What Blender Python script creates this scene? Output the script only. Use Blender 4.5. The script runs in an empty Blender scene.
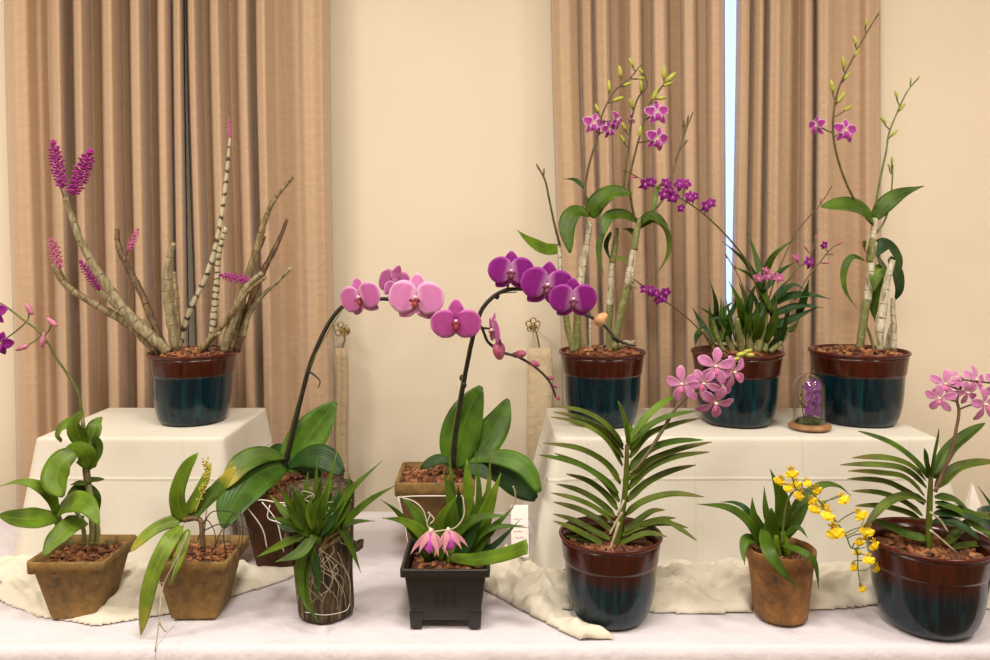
import bpy, math, random
from mathutils import Vector, Matrix, noise
random.seed(7)
SC = bpy.context.scene
COL = SC.collection
CZ = 1.46            # camera height
F = 800.0            # focal length in pixels
TT = 0.75            # table top height
TR = 1.03            # riser top height
def P(x, y, Y):
    return Vector(((x-495)/F*Y, Y, CZ-(y-245)/F*Y))
def lerp(a, b, t): return a+(b-a)*t
def sstep(a, b, x):
    t = min(1, max(0, (x-a)/(b-a))); return t*t*(3-2*t)

# ---------------------------------------------------------------- materials
MATS = {}
def new_mat(name):
    m = bpy.data.materials.new(name); m.use_nodes = True
    MATS[name] = m
    nt = m.node_tree
    return m, nt, nt.nodes['Principled BSDF']
def N(nt, t, **kw):
    n = nt.nodes.new(t)
    for k, v in kw.items():
        if k in n.inputs: n.inputs[k].default_value = v
        else: setattr(n, k, v)
    return n
def ramp(nt, fac, stops):
    r = nt.nodes.new('ShaderNodeValToRGB')
    cr = r.color_ramp
    while len(cr.elements) < len(stops): cr.elements.new(0.5)
    for e, (p, c) in zip(cr.elements, stops):
        e.position = p; e.color = (*c, 1)
    nt.links.new(fac, r.inputs[0]); return r.outputs[0]
def bump(nt, b, fac, s, d=0.01):
    n = N(nt, 'ShaderNodeBump', Strength=s, Distance=d)
    nt.links.new(fac, n.inputs['Height']); nt.links.new(n.outputs[0], b.inputs['Normal'])
def coords(nt, scale=(1,1,1)):
    tc = nt.nodes.new('ShaderNodeTexCoord'); mp = nt.nodes.new('ShaderNodeMapping')
    mp.inputs['Scale'].default_value = scale
    nt.links.new(tc.outputs['Object'], mp.inputs[0]); return mp.outputs[0]
def attr(nt):
    a = nt.nodes.new('ShaderNodeAttribute'); a.attribute_name = 'tu'
    s = nt.nodes.new('ShaderNodeSeparateColor'); nt.links.new(a.outputs['Color'], s.inputs[0])
    return s.outputs            # 0 along, 1 across, 2 random
def mixc(nt, fac, a, b):
    m = nt.nodes.new('ShaderNodeMix'); m.data_type = 'RGBA'
    if isinstance(fac, float): m.inputs[0].default_value = fac
    else: nt.links.new(fac, m.inputs[0])
    for i, c in ((6, a), (7, b)):
        if isinstance(c, tuple): m.inputs[i].default_value = (*c, 1)
        else: nt.links.new(c, m.inputs[i])
    return m.outputs[2]
def math_(nt, op, a, b=0.0, c=0.0):
    m = nt.nodes.new('ShaderNodeMath'); m.operation = op
    for i, v in enumerate((a, b, c)):
        if isinstance(v, (int, float)): m.inputs[i].default_value = v
        else: nt.links.new(v, m.inputs[i])
    return m.outputs[0]
def noise_n(nt, vec, scale, detail=3, rough=.5):
    n = N(nt, 'ShaderNodeTexNoise', Scale=scale, Detail=detail, Roughness=rough)
    nt.links.new(vec, n.inputs['Vector']); return n.outputs[0]

def simple(name, col, rough=.5, metal=0.0, var=0.0, scale=30, bmp=0.0, spec=.5):
    m, nt, b = new_mat(name)
    b.inputs['Roughness'].default_value = rough; b.inputs['Metallic'].default_value = metal
    b.inputs['Specular IOR Level'].default_value = spec
    if var or bmp:
        v = coords(nt); n = noise_n(nt, v, scale, 4)
        c2 = tuple(c*(1-var) for c in col); c1 = tuple(min(1, c*(1+var)) for c in col)
        nt.links.new(ramp(nt, n, [(.3, c2), (.7, c1)]), b.inputs['Base Color'])
        if bmp: bump(nt, b, n, bmp, .004)
    else: b.inputs['Base Color'].default_value = (*col, 1)
    return m
def leafmat(name, col, tip=None, rough=.38, sheath=None):
    m, nt, b = new_mat(name)
    s = attr(nt); v = coords(nt); n = noise_n(nt, v, 22, 3)
    dark = tuple(c*.55 for c in col); lite = tuple(min(1, c*1.5) for c in col)
    c = ramp(nt, n, [(.3, dark), (.5, col), (.72, lite)])
    mid = math_(nt, 'LESS_THAN', s[1], .07)
    c = mixc(nt, math_(nt, 'MULTIPLY', mid, .45), c, lite)
    vein = nt.nodes.new('ShaderNodeTexNoise'); vein.inputs['Scale'].default_value = 1
    if tip:
        t = ramp(nt, math_(nt, 'ADD', s[0], math_(nt, 'MULTIPLY', n, .3)), [(.85, (0,0,0)), (1.1 if False else 1.0, (1,1,1))])
        c = mixc(nt, t, c, tip)
    nt.links.new(c, b.inputs['Base Color']); b.inputs['Roughness'].default_value = rough
    b.inputs['Specular IOR Level'].default_value = .25
    mp = nt.nodes.new('ShaderNodeMath'); mp.operation = 'SINE'
    nt.links.new(math_(nt, 'MULTIPLY', s[1], 34.0), mp.inputs[0])
    bump(nt, b, mp.outputs[0], .25, .0006)
    return m
def petalmat(name, base, edge, throat, edge_w=.75, vein=0.15, thr=.22, rough=.55):
    m, nt, b = new_mat(name)
    s = attr(nt); v = coords(nt)
    c = ramp(nt, s[1], [(0, base), (edge_w, base), (1, edge)])
    tt = ramp(nt, s[0], [(0, (1,1,1)), (thr, (0,0,0))])
    c = mixc(nt, tt, c, throat)
    endt = ramp(nt, s[0], [(.86, (0,0,0)), (1, (1,1,1))])
    c = mixc(nt, endt, c, edge)
    w = N(nt, 'ShaderNodeTexVoronoi', Scale=900.0); nt.links.new(v, w.inputs['Vector'])
    vn = math_(nt, 'SINE', math_(nt, 'ADD', math_(nt, 'MULTIPLY', s[1], 55.0), math_(nt, 'MULTIPLY', noise_n(nt, v, 3.0, 3), 14.0)))
    c = mixc(nt, math_(nt, 'MULTIPLY', math_(nt, 'MULTIPLY_ADD', vn, .5, .5), vein), c, edge)
    nt.links.new(c, b.inputs['Base Color']); b.inputs['Roughness'].default_value = rough
    b.inputs['Specular IOR Level'].default_value = .25
    # thin tissue lets a little light through
    tr = N(nt, 'ShaderNodeBsdfTranslucent'); nt.links.new(c, tr.inputs[0])
    mx = N(nt, 'ShaderNodeMixShader'); mx.inputs[0].default_value = .2
    nt.links.new(b.outputs[0], mx.inputs[1]); nt.links.new(tr.outputs[0], mx.inputs[2])
    nt.links.new(mx.outputs[0], nt.nodes['Material Output'].inputs[0])
    return m
def clothmat(name, col, trans=0.0, bs=.3, scale=14, weave=True):
    m, nt, b = new_mat(name)
    v = coords(nt); n = noise_n(nt, v, scale, 5, .55)
    b.inputs['Base Color'].default_value = (*col, 1); b.inputs['Roughness'].default_value = .85
    b.inputs['Specular IOR Level'].default_value = .15
    b.inputs['Sheen Weight'].default_value = .15
    bump(nt, b, n, bs, .012)
    if trans:
        tr = N(nt, 'ShaderNodeBsdfTranslucent'); tr.inputs[0].default_value = (*col, 1)
        mx = N(nt, 'ShaderNodeMixShader'); mx.inputs[0].default_value = trans
        nt.links.new(b.outputs[0], mx.inputs[1]); nt.links.new(tr.outputs[0], mx.inputs[2])
        nt.links.new(mx.outputs[0], nt.nodes['Material Output'].inputs[0])
    return m

G1 = leafmat('leaf_bright', (.088,.155,.008))
G2 = leafmat('leaf_mid', (.050,.098,.006))
G3 = leafmat('leaf_dark', (.016,.048,.008))
G4 = leafmat('leaf_olive', (.078,.112,.010), tip=(.11,.10,.02))
G5 = leafmat('leaf_yellow', (.14,.21,.02), tip=(.30,.28,.04))
G6 = leafmat('leaf_yellowing', (.055,.10,.010), tip=(.30,.26,.03))
G7 = leafmat('leaf_phal', (.040,.095,.008), rough=.35)
G8 = leafmat('leaf_phal_bright', (.055,.125,.008), rough=.35)
STEMD = simple('dark_stem', (.018,.014,.010), .45, var=.4, scale=60)
STEMG = simple('green_stem', (.11,.14,.03), .5, var=.3, scale=60)
STEMO = simple('olive_brown_stem', (.10,.075,.025), .5, var=.4, scale=60)
STEMB = simple('brown_stem', (.12,.06,.03), .6, var=.4, scale=60)
ROOTP = simple('pale_root', (.40,.34,.24), .6, var=.25, scale=80)
ROOTD = simple('dark_root', (.05,.03,.02), .6, var=.3, scale=80)
WIREW = simple('white_wire', (.72,.70,.66), .35)
BUDG = simple('green_bud', (.36,.38,.05), .5, var=.25, scale=120)
BUDP = simple('pink_bud', (.38,.08,.16), .5, var=.35, scale=120)
BUDY = simple('peach_bud', (.62,.33,.16), .5, var=.3, scale=100)
BUDPP = simple('purple_pink_bud', (.45,.14,.24), .5, var=.3, scale=120)
BRASS = simple('aged_brass', (.40,.30,.13), .35, metal=.9, var=.2, scale=90)
BLACKP = simple('black_plastic', (.012,.012,.012), .38, bmp=.05, scale=200)
WOODB = simple('turned_wood', (.30,.15,.06), .4, var=.3, scale=40)
MOSS = simple('moss', (.06,.08,.02), .9, var=.5, scale=150, bmp=.6)

def canemat(name, a, bcol, c, sc=26, lo=.45, hi=.6):
    m, nt, b = new_mat(name)
    s = attr(nt); v = coords(nt, (60,60,18)); n = noise_n(nt, v, 2.0, 4)
    col = ramp(nt, n, [(.3, bcol), (.5, a), (.72, c)])
    w = math_(nt, 'SINE', math_(nt, 'MULTIPLY', s[0], float(sc)))
    w = math_(nt, 'GREATER_THAN', math_(nt, 'ADD', w, math_(nt,'MULTIPLY', n, .5)), 1.235)
    col = mixc(nt, w, col, bcol)
    nt.links.new(col, b.inputs['Base Color']); b.inputs['Roughness'].default_value = .6
    bump(nt, b, n, .5, .004)
    return m
CANEP = canemat('cane_pale', (.27,.22,.12), (.13,.11,.05), (.42,.37,.24), 60)
CANEB = canemat('cane_brown', (.12,.065,.030), (.05,.03,.015), (.24,.15,.07), 70)
CANET = canemat('cane_tan', (.20,.145,.065), (.09,.06,.025), (.34,.27,.15), 60)
CANEG = canemat('cane_green', (.14,.16,.04), (.30,.27,.13), (.20,.21,.07), 30)
CANEW = canemat('cane_white', (.52,.47,.35), (.16,.14,.05), (.66,.62,.50), 40)
def banded():
    m, nt, b = new_mat('cane_banded')
    s = attr(nt); v = coords(nt); n = noise_n(nt, v, 90, 2)
    w = math_(nt, 'SINE', math_(nt, 'ADD', math_(nt, 'MULTIPLY', s[0], 118.0), math_(nt, 'MULTIPLY', n, 5.0)))
    c = ramp(nt, w, [(0, (.46,.41,.28)), (.72, (.32,.27,.16)), (.88, (.05,.03,.02))])
    nt.links.new(c, b.inputs['Base Color']); b.inputs['Roughness'].default_value = .6
    return m
CANEK = banded()

def barkmat():
    m, nt, b = new_mat('potting_bark')
    s = attr(nt); v = coords(nt); n = noise_n(nt, v, 120, 3)
    f = math_(nt, 'ADD', math_(nt, 'MULTIPLY', s[2], .75), math_(nt, 'MULTIPLY', n, .3))
    c = ramp(nt, f, [(.1, (.030,.011,.005)), (.4, (.14,.046,.016)), (.7, (.27,.10,.034)), (.97, (.44,.21,.08))])
    nt.links.new(c, b.inputs['Base Color']); b.inputs['Roughness'].default_value = .75
    bump(nt, b, n, .5, .003); return m
BARK = barkmat()

def glaze(name, split, soft, H):
    m, nt, b = new_mat(name)
    v = coords(nt, (30,30,3)); n = noise_n(nt, v, 2.2, 4)
    v2 = coords(nt, (6,6,2)); n2 = noise_n(nt, v2, 2.0, 3)
    tc = nt.nodes.new('ShaderNodeTexCoord'); sp = nt.nodes.new('ShaderNodeSeparateXYZ')
    nt.links.new(tc.outputs['Object'], sp.inputs[0])
    z = math_(nt, 'DIVIDE', sp.outputs[2], H)
    zz = math_(nt, 'ADD', z, math_(nt, 'MULTIPLY', math_(nt, 'SUBTRACT', n, .5), soft*1.6))
    mask = ramp(nt, zz, [(split-soft, (0,0,0)), (split+soft, (1,1,1))])
    v3 = coords(nt, (55,55,4)); n3 = noise_n(nt, v3, 1.5, 3)  # upright streaks: reflections and glaze drips put into the colour
    teal = ramp(nt, n3, [(.32, (.001,.006,.012)), (.52, (.0015,.016,.025)), (.72, (.004,.038,.046))])
    red = ramp(nt, n3, [(.3, (.024,.004,.002)), (.7, (.065,.012,.005))])
    nt.links.new(mixc(nt, mask, teal, red), b.inputs['Base Color'])
    b.inputs['Roughness'].default_value = .22; b.inputs['Specular IOR Level'].default_value = .3; b.inputs['Coat Weight'].default_value = .22
    b.inputs['Coat Roughness'].default_value = .06
    vf = nt.nodes.new('ShaderNodeTexCoord')
    bump(nt, b, n, .12, .004)
    return m
GLZB = glaze('glaze_sharp', .685, .02, .170)
GLZF = glaze('glaze_faded', .58, .10, .158)
RIMM = simple('pot_rim_glaze', (.07,.010,.006), .25, spec=.35)
INNER = simple('pot_inner', (.06,.012,.008), .3)

def fibre(name, col):
    m, nt, b = new_mat(name)
    v = coords(nt); n = noise_n(nt, v, 55, 8, .8); v2 = coords(nt, (1,1,1)); n2 = noise_n(nt, v2, 14, 3)
    vs = coords(nt, (260,260,30)); n3 = noise_n(nt, vs, 1.0, 3)
    f = math_(nt, 'ADD', math_(nt, 'MULTIPLY', n, .6), math_(nt, 'MULTIPLY', n2, .4))
    d = tuple(c*.35 for c in col); l = tuple(c*1.45 for c in col)
    g = (col[0]*.35, col[1]*.5, col[2]*.9)
    nt.links.new(ramp(nt, f, [(.33, tuple(c*.25 for c in col)), (.39, g), (.44, tuple(c*.75 for c in col)), (.53, col), (.64, l)]), b.inputs['Base Color'])
    b.inputs['Roughness'].default_value = .85
    bump(nt, b, math_(nt, 'ADD', n, n3), .55, .003); return m
FIB = fibre('coconut_fibre', (.25,.145,.040))
FIBD = fibre('dark_coconut_fibre', (.12,.045,.015))
FIBR = fibre('round_coconut_fibre', (.24,.11,.03))
LOG = None
def logmat():
    m, nt, b = new_mat('tree_bark')
    v = coords(nt, (60,60,7)); n = noise_n(nt, v, 1.5, 5, .7)
    nt.links.new(ramp(nt, n, [(.38, (.014,.008,.005)), (.48, (.065,.040,.020)), (.57, (.13,.09,.045)), (.68, (.27,.20,.12))]), b.inputs['Base Color'])
    b.inputs['Roughness'].default_value = .9; bump(nt, b, n, 1.0, .01); return m
LOG = logmat()

TEPD = petalmat('phal_pink', (.55,.13,.40), (.74,.38,.62), (.74,.40,.60), .75, .18)
TEPL = petalmat('phal_pale_pink', (.66,.21,.50), (.82,.50,.74), (.82,.50,.70), .7, .18)
TEPM = petalmat('phal_deep_pink', (.48,.07,.34), (.68,.26,.54), (.40,.03,.28), .75, .14)
TEPP = petalmat('phal_purple', (.22,.006,.20), (.40,.06,.38), (.62,.32,.58), .8, .28, .30)
LIPR = simple('lip_red', (.25,.02,.025), .5, var=.4, scale=200)
LIPW = simple('column_white', (.75,.55,.60), .5, var=.15, scale=200)
LIPP = simple('lip_dark', (.16,.02,.06), .5, var=.5, scale=220)
DENT = petalmat('dendrobium_petal', (.38,.02,.29), (.78,.48,.72), (.80,.68,.62), .6, .1, .3)
DENC = simple('dendrobium_throat', (.72,.62,.35), .5)
VANT = petalmat('vanda_petal', (.58,.19,.44), (.74,.40,.62), (.80,.55,.66), .8, .35, .35)
VANC = simple('vanda_column', (.80,.62,.50), .5)
VANL = simple('vanda_lip', (.55,.12,.28), .5)
SMAL = petalmat('small_purple_petal', (.25,.012,.23), (.42,.06,.38), (.55,.2,.4), .8, .1)
SMAP = petalmat('small_pink_petal', (.52,.12,.32), (.65,.25,.45), (.75,.5,.5), .8, .1)
CATT = petalmat('pale_pink_tepal', (.62,.26,.33), (.75,.42,.48), (.75,.5,.45), .8, .3)
CATL = simple('violet_lip', (.45,.07,.42), .5, var=.3, scale=150)
ONCY = simple('oncidium_yellow', (.86,.60,.006), .5, var=.06, scale=120)
ONCB = simple('oncidium_brown', (.55,.36,.02), .5, var=.55, scale=300)
SPIK = simple('magenta_spike', (.36,.025,.25), .55, var=.45, scale=250)
SPIKL = simple('pink_spike', (.55,.13,.30), .55, var=.45, scale=250)
LEAFY = simple('tiny_yellow_bud', (.48,.42,.06), .5, var=.3, scale=200)
CLOV = petalmat('violet_petal', (.28,.06,.36), (.42,.16,.52), (.7,.5,.5), .8, .1)

# ---------------------------------------------------------------- mesh builder
class MB:
    def __init__(s): s.v=[]; s.f=[]; s.a=[]; s.m=[]
    def add(s, p, a=(0,0,0)): s.v.append(Vector(p)); s.a.append(a); return len(s.v)-1
    def face(s, *i, m=0): s.f.append(i); s.m.append(m)
    def rings(s, rings, closed=True, caps=(True, True), m=0):
        for r0, r1 in zip(rings, rings[1:]):
            n = len(r0)
            for k in range(n if closed else n-1):
                s.face(r0[k], r0[(k+1)%n], r1[(k+1)%n], r1[k], m=m)
        if caps[0]: s.face(*reversed(rings[0]), m=m)
        if caps[1]: s.face(*rings[-1], m=m)
    def mesh(s, name, mats, off=Vector((0,0,0)), smooth=True):
        me = bpy.data.meshes.new(name)
        me.from_pydata([tuple(v-off) for v in s.v], [], s.f)
        for mt in (mats if isinstance(mats, (list, tuple)) else [mats]): me.materials.append(mt)
        me.polygons.foreach_set('material_index', s.m)
        me.polygons.foreach_set('use_smooth', [smooth]*len(s.f))
        at = me.color_attributes.new('tu', 'FLOAT_COLOR', 'POINT')
        flat = []
        for a in s.a: flat += [a[0], a[1], a[2], 1]
        at.data.foreach_set('color', flat)
        me.validate(); me.update(); return me

def link(name, me, parent=None):
    o = bpy.data.objects.new(name, me); COL.objects.link(o)
    if parent: o.parent = parent
    return o
ROOTLOC = {}
def top_loc(parent):
    while parent.parent: parent = parent.parent
    return parent.location
def part(name, mb, mats, parent, smooth=True, label=None):
    o = link(name, mb.mesh(name, mats, top_loc(parent), smooth), parent)
    if label: o['label'] = label
    return o
def thing(name, label, cat, loc, group=None):
    o = bpy.data.objects.new(name, None); COL.objects.link(o); o.empty_display_size = .05
    o.location = loc; o['label'] = label; o['category'] = cat
    if group: o['group'] = group
    return o
def solo(name, mb, mats, label, cat, loc=Vector((0,0,0)), group=None, smooth=True):
    o = link(name, mb.mesh(name, mats, Vector(loc), smooth)); o.location = loc
    o['label'] = label; o['category'] = cat
    if group: o['group'] = group
    return o
def struct(name, mb, mats, parent=None, smooth=False):
    o = link(name, mb.mesh(name, mats, Vector((0,0,0)), smooth), parent)
    if not parent: o['kind'] = 'structure'
    return o

def catmull(pts, sub):
    if len(pts) < 3 or sub <= 1:
        n = max(2, sub*(len(pts)-1)) if len(pts) == 2 else 1
        if len(pts) == 2: return [pts[0].lerp(pts[1], i/n) for i in range(n+1)]
        return pts
    out = []
    q = [pts[0]*2-pts[1]]+list(pts)+[pts[-1]*2-pts[-2]]
    for i in range(1, len(q)-2):
        a, b, c, d = q[i-1], q[i], q[i+1], q[i+2]
        for k in range(sub):
            t = k/sub
            out.append(0.5*((2*b)+(c-a)*t+(2*a-5*b+4*c-d)*t*t+(3*b-a-3*c+d)*t*t*t))
    out.append(pts[-1].copy()); return out
def arcs(pts):
    L = [0]
    for a, b in zip(pts, pts[1:]): L.append(L[-1]+(b-a).length)
    return [l/max(L[-1], 1e-9) for l in L]
def tube(mb, pts, r, n=8, sub=5, m=0, caps=True, rag=0.0, knots=0):
    """r: radius or list of radii spread evenly along the pts"""
    c = catmull(pts, sub); T = arcs(c); rs = r if isinstance(r, (list, tuple)) else [r]
    up = Vector((0.13, -1, .21)); rings = []; rn = random.random()
    prev = None
    for i, p in enumerate(c):
        t = (c[min(i+1, len(c)-1)]-c[max(i-1, 0)]).normalized()
        if prev is None:
            prev = (up-t*up.dot(t)).normalized()
        else: prev = (prev-t*prev.dot(t)).normalized()
        b = t.cross(prev)
        u = T[i]*(len(rs)-1); k = min(int(u), len(rs)-2) if len(rs) > 1 else 0
        R = rs[0] if len(rs) == 1 else lerp(rs[k], rs[k+1], u-k)
        if knots: R *= 1+.07*max(0, math.sin(T[i]*knots*6.283))**6
        ring = []
        for j in range(n):
            a = 6.28318*j/n
            rr = R*(1+rag*(noise.noise(p*70+Vector((j*1.7, 0, 0)))))
            ring.append(mb.add(p+(prev*math.cos(a)+b*math.sin(a))*rr, (T[i], j/n, rn)))
        rings.append(ring)
    mb.rings(rings, caps=(caps, caps), m=m)
PROF = {
 'strap': lambda t: max(.06, min(1, (t*6+.35)) * (1-.25*t)*(1-max(0, (t-.6)/.4)**2.0)**.7),
 'lance': lambda t: max(.04, (.45+.55*math.sin(math.pi*min(1, t*1.05)**.8))*(1-t**3.0)**.8),
 'grass': lambda t: max(.04, (.6+.4*math.sin(math.pi*t))*(1-t**2.2)),
 'oval': lambda t: max(.05, math.sin(math.pi*(t*.93+.05)**.85)**.75),
 'obov': lambda t: max(.05, math.sin(math.pi*(t*.95+.02)**1.35)**.7),
 'wing': lambda t: max(.16, math.sin(math.pi*(t*.88+.10)**.95)**.50),
 'cut': lambda t: min(1, .55+t*1.2),
}
def blade(mb, pts, w, prof='lance', up=Vector((0,-.75,.66)), th=.0008, fold=.15, sub=5, cols=7, m=0, cup=0.0, wave=0.0):
    c = catmull(pts, sub); T = arcs(c); f = PROF[prof] if isinstance(prof, str) else prof
    rings = []; rn = random.random(); ph = random.random()*6
    pn = None
    for i, p in enumerate(c):
        t = (c[min(i+1, len(c)-1)]-c[max(i-1, 0)]).normalized()
        n = up-t*up.dot(t)
        if n.length < .25 and pn: n = pn-t*pn.dot(t)
        n.normalize()
        if pn: n = (n*.6+pn*.4); n = (n-t*n.dot(t)).normalized()
        pn = n.copy(); s = t.cross(n)
        W = w*f(T[i]); ring = []
        for sgn in (1, -1):
            rng = range(cols) if sgn == 1 else range(cols-1, -1, -1)
            for j in rng:
                u = -1+2*j/(cols-1)
                h = fold*abs(u)*W + cup*u*u*W + wave*W*math.sin(T[i]*14+ph+u)*abs(u)
                tk = th*(1-abs(u)**3*.85)*sgn
                ring.append(mb.add(p+s*(u*W)+n*(h+tk), (T[i], abs(u), rn)))
        rings.append(ring)
    mb.rings(rings, m=m)
def ball(mb, c, rx, rz=None, ax=Vector((0,0,1)), n=10, m=0, pinch=0.0):
    rz = rz or rx; ax = ax.normalized(); q = ax.to_track_quat('Z', 'Y').to_matrix(); rings = []; rn = random.random()
    for i in range(1, 8):
        a = math.pi*i/8; rr = math.sin(a)*(1-pinch*(1-math.cos(a))*.5); z = -math.cos(a)
        rings.append([mb.add(c+q@Vector((rx*rr*math.cos(6.283*k/n), rx*rr*math.sin(6.283*k/n), rz*z)), ((z+1)/2, k/n, rn)) for k in range(n)])
    mb.rings(rings, m=m)
def lathe(mb, c, prof, n=48, m=0, wob=0.0, cap=(True, True)):
    rings = []
    for r, z in prof:
        rings.append([mb.add(c+Vector((max(r, .0001)*math.cos(6.28318*k/n)*(1+wob*noise.noise(Vector((k*.4, z*20, 1)))), max(r, .0001)*math.sin(6.28318*k/n), z)), (z, k/n, 0)) for k in range(n)])
    mb.rings(rings, caps=cap, m=m)
def box(mb, a, b, m=0):
    (x0,y0,z0),(x1,y1,z1) = a, b
    i = [mb.add(p) for p in ((x0,y0,z0),(x1,y0,z0),(x1,y1,z0),(x0,y1,z0),(x0,y0,z1),(x1,y0,z1),(x1,y1,z1),(x0,y1,z1))]
    for q in ((3,2,1,0),(4,5,6,7),(0,1,5,4),(1,2,6,5),(2,3,7,6),(3,0,4,7)): mb.face(*[i[k] for k in q], m=m)

def px(Y0, seq, d0=0.0, d1=0.0):
    """points on the photo placed at real distance Y0; d0..d1 moves root..tip nearer(-)/further(+)"""
    n = max(1, len(seq)-1)
    return [P(s[0], s[1], Y0+(s[2] if len(s) > 2 else 0)+lerp(d0, d1, i/n)) for i, s in enumerate(seq)]

# ---------------------------------------------------------------- flowers (templates)
Vv = Vector
def T2(a): return Vv((math.sin(a), 0, math.cos(a)))
def tepal(L, w, ang, prof, back=0.0, bend=.1, fold=.05, cup=.1, off=0.0, sub=4, th=.006):
    mb = MB(); d = T2(math.radians(ang))
    pts = [d*.04+Vv((0, off, 0)), d*L*.35+Vv((0, off-bend*.6*L, 0)), d*L*.7+Vv((0, off-bend*.5*L+back*.4, 0)), d*L+Vv((0, off+back, 0))]
    blade(mb, pts, w, prof, up=Vv((0,-1,0)), th=th, fold=fold, cup=cup, sub=sub, cols=9, wave=.04 if w > .5 else .07)
    return mb
TEMPL = {}
def template(key, core, parts):
    """core: (mb, mats); parts: list of (name, mb, mats)"""
    TEMPL[key] = (core[0].mesh('flower', core[1]), [(n, mb.mesh(n, mt)) for n, mb, mt in parts])
def put_flower(root, key, pos, face=Vv((0,-1,0)), roll=0, size=.03, name='flower', label=None):
    core, parts = TEMPL[key]
    face = face.normalized(); y = -face; up = Vv((0,0,1)); x = y.cross(up).normalized(); z = x.cross(y)
    M = Matrix((x, y, z)).transposed() @ Matrix.Rotation(math.radians(roll), 3, 'Y')
    o = link(name, core, root)
    o.matrix_local = Matrix.Translation(pos-top_loc(root)) @ M.to_4x4() @ Matrix.Scale(size, 4)
    if label: o['label'] = label
    for n, me in parts: link(n, me, o)
    return o
def phal(key, mat, lipm, colm, pa=80):
    core = MB(); ball(core, Vv((0,-.10,.06)), .075, .11, Vv((0,-.8,.5)), m=0)
    tube(core, [Vv((0,.0,0)), Vv((0,.12,-.02)), Vv((0,.3,-.05))], [.04,.03,.025], 6, 3, m=0)
    P_ = []
    P_.append(('sepal', tepal(.92, .34, 0, 'oval', .08, .03, off=.09), mat))
    P_.append(('sepal', tepal(.92, .33, 138, 'oval', .12, .03, off=.11), mat))
    P_.append(('sepal', tepal(.92, .33, -138, 'oval', .12, .03, off=.11), mat))
    P_.append(('petal', tepal(1.02, .60, pa, 'wing', .04, .04, .02, -.03), mat))
    P_.append(('petal', tepal(1.02, .60, -pa, 'wing', .04, .04, .02, -.03), mat))
    lip = MB()
    blade(lip, [Vv((0,-.06,-.03)), Vv((0,-.20,-.12)), Vv((0,-.22,-.26)), Vv((0,-.12,-.36))], .09, 'oval', up=Vv((0,-1,.3)), th=.02, fold=-.2, cols=7)
    for s in (-1, 1):
        blade(lip, [Vv((s*.03,-.08,-.05)), Vv((s*.13,-.18,-.06)), Vv((s*.15,-.26,.03))], .075, 'oval', up=Vv((s*.6,-1,.3)), th=.02, fold=.2)
        tube(lip, [Vv((s*.02,-.12,-.35)), Vv((s*.08,-.19,-.40)), Vv((s*.05,-.26,-.35))], [.015,.008], 5, 3)
    P_.append(('lip', lip, lipm))
    template(key, (core, colm), P_)
phal('phal_pink', TEPD, LIPR, LIPW, 84); phal('phal_pale', TEPL, LIPR, LIPW, 82)
phal('phal_deep', TEPM, LIPR, LIPW, 97); phal('phal_purple', TEPP, LIPP, LIPW)
def five(key, mat, corem, lipm, L=1.0, ws=.22, wp=.34, prof='oval', lipL=.5, lipw=.26, low=False, angs=(0,72,144,-144,-72)):
    core = MB(); ball(core, Vv((0,-.10,0)), .09, .14, Vv((0,-1,.2)), n=8)
    tube(core, [Vv((0,0,0)), Vv((0,.3,-.08))], [.05,.03], 5, 2)
    ps = []
    for i, a in enumerate(angs):
        pet = i in (1, 4)
        ps.append(('petal' if pet else 'sepal', tepal(L*random.uniform(.93,1.03), wp if pet else ws, a, prof, .08 if low else random.uniform(-.05,.2), .12, .08, .1, off=0 if pet else .03, sub=3), mat))
    lip = MB()
    blade(lip, [Vv((0,-.05,-.03)), Vv((0,-.25,-.16)), Vv((0,-.30,-.38)), Vv((0,-.18,-lipL-.05))], lipw, 'obov', up=Vv((0,-1,.5)), th=.02, fold=.35, cols=7)
    ps.append(('lip', lip, lipm)); template(key, (core, corem), ps)
five('dendro', DENT, DENC, DENT, 1.0, .27, .42, 'oval', .55, .32)
five('vanda', VANT, VANC, VANL, 1.0, .25, .27, 'obov', .32, .12)
five('small', SMAL, DENC, SMAL, 1.0, .30, .42, 'oval', .6, .35)
five('smallpink', SMAP, VANC, SMAP, 1.0, .24, .34, 'oval', .5, .25)
five('clov', CLOV, LIPP, CLOV, 1.0, .34, .60, 'wing', .4, .2, angs=(0,76,140,-140,-76))
# drooping pale pink flower of the black pot
def catt():
    core = MB(); ball(core, Vv((0,-.05,0)), .10, .16, Vv((0,-.3,1)), n=8)
    ps = []
    for dx, L, dy in ((-.75,1.0,-.1), (-.35,.8,-.35), (.45,.85,-.3), (.8,.9,-.05), (.05,.95,.25)):
        mb = MB(); e = Vv((dx, dy-.05, -L))
        blade(mb, [Vv((0,0,0)), Vv((dx*.35, dy*.5-.05, -L*.3)), Vv((dx*.75, dy*.9, -L*.66)), e], .13, 'lance', up=Vv((dx*.3,-1,.25)), th=.015, fold=.12)
        ps.append(('tepal', mb, CATT))
    lip = MB()
    blade(lip, [Vv((0,-.1,-.05)), Vv((.02,-.28,-.35)), Vv((.02,-.3,-.65)), Vv((.02,-.18,-.85))], .24, 'obov', up=Vv((0,-1,.1)), th=.02, fold=-.45, cols=9, wave=.1)
    ps.append(('lip', lip, CATL)); template('catt', (core, VANC), ps)
catt()
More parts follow.
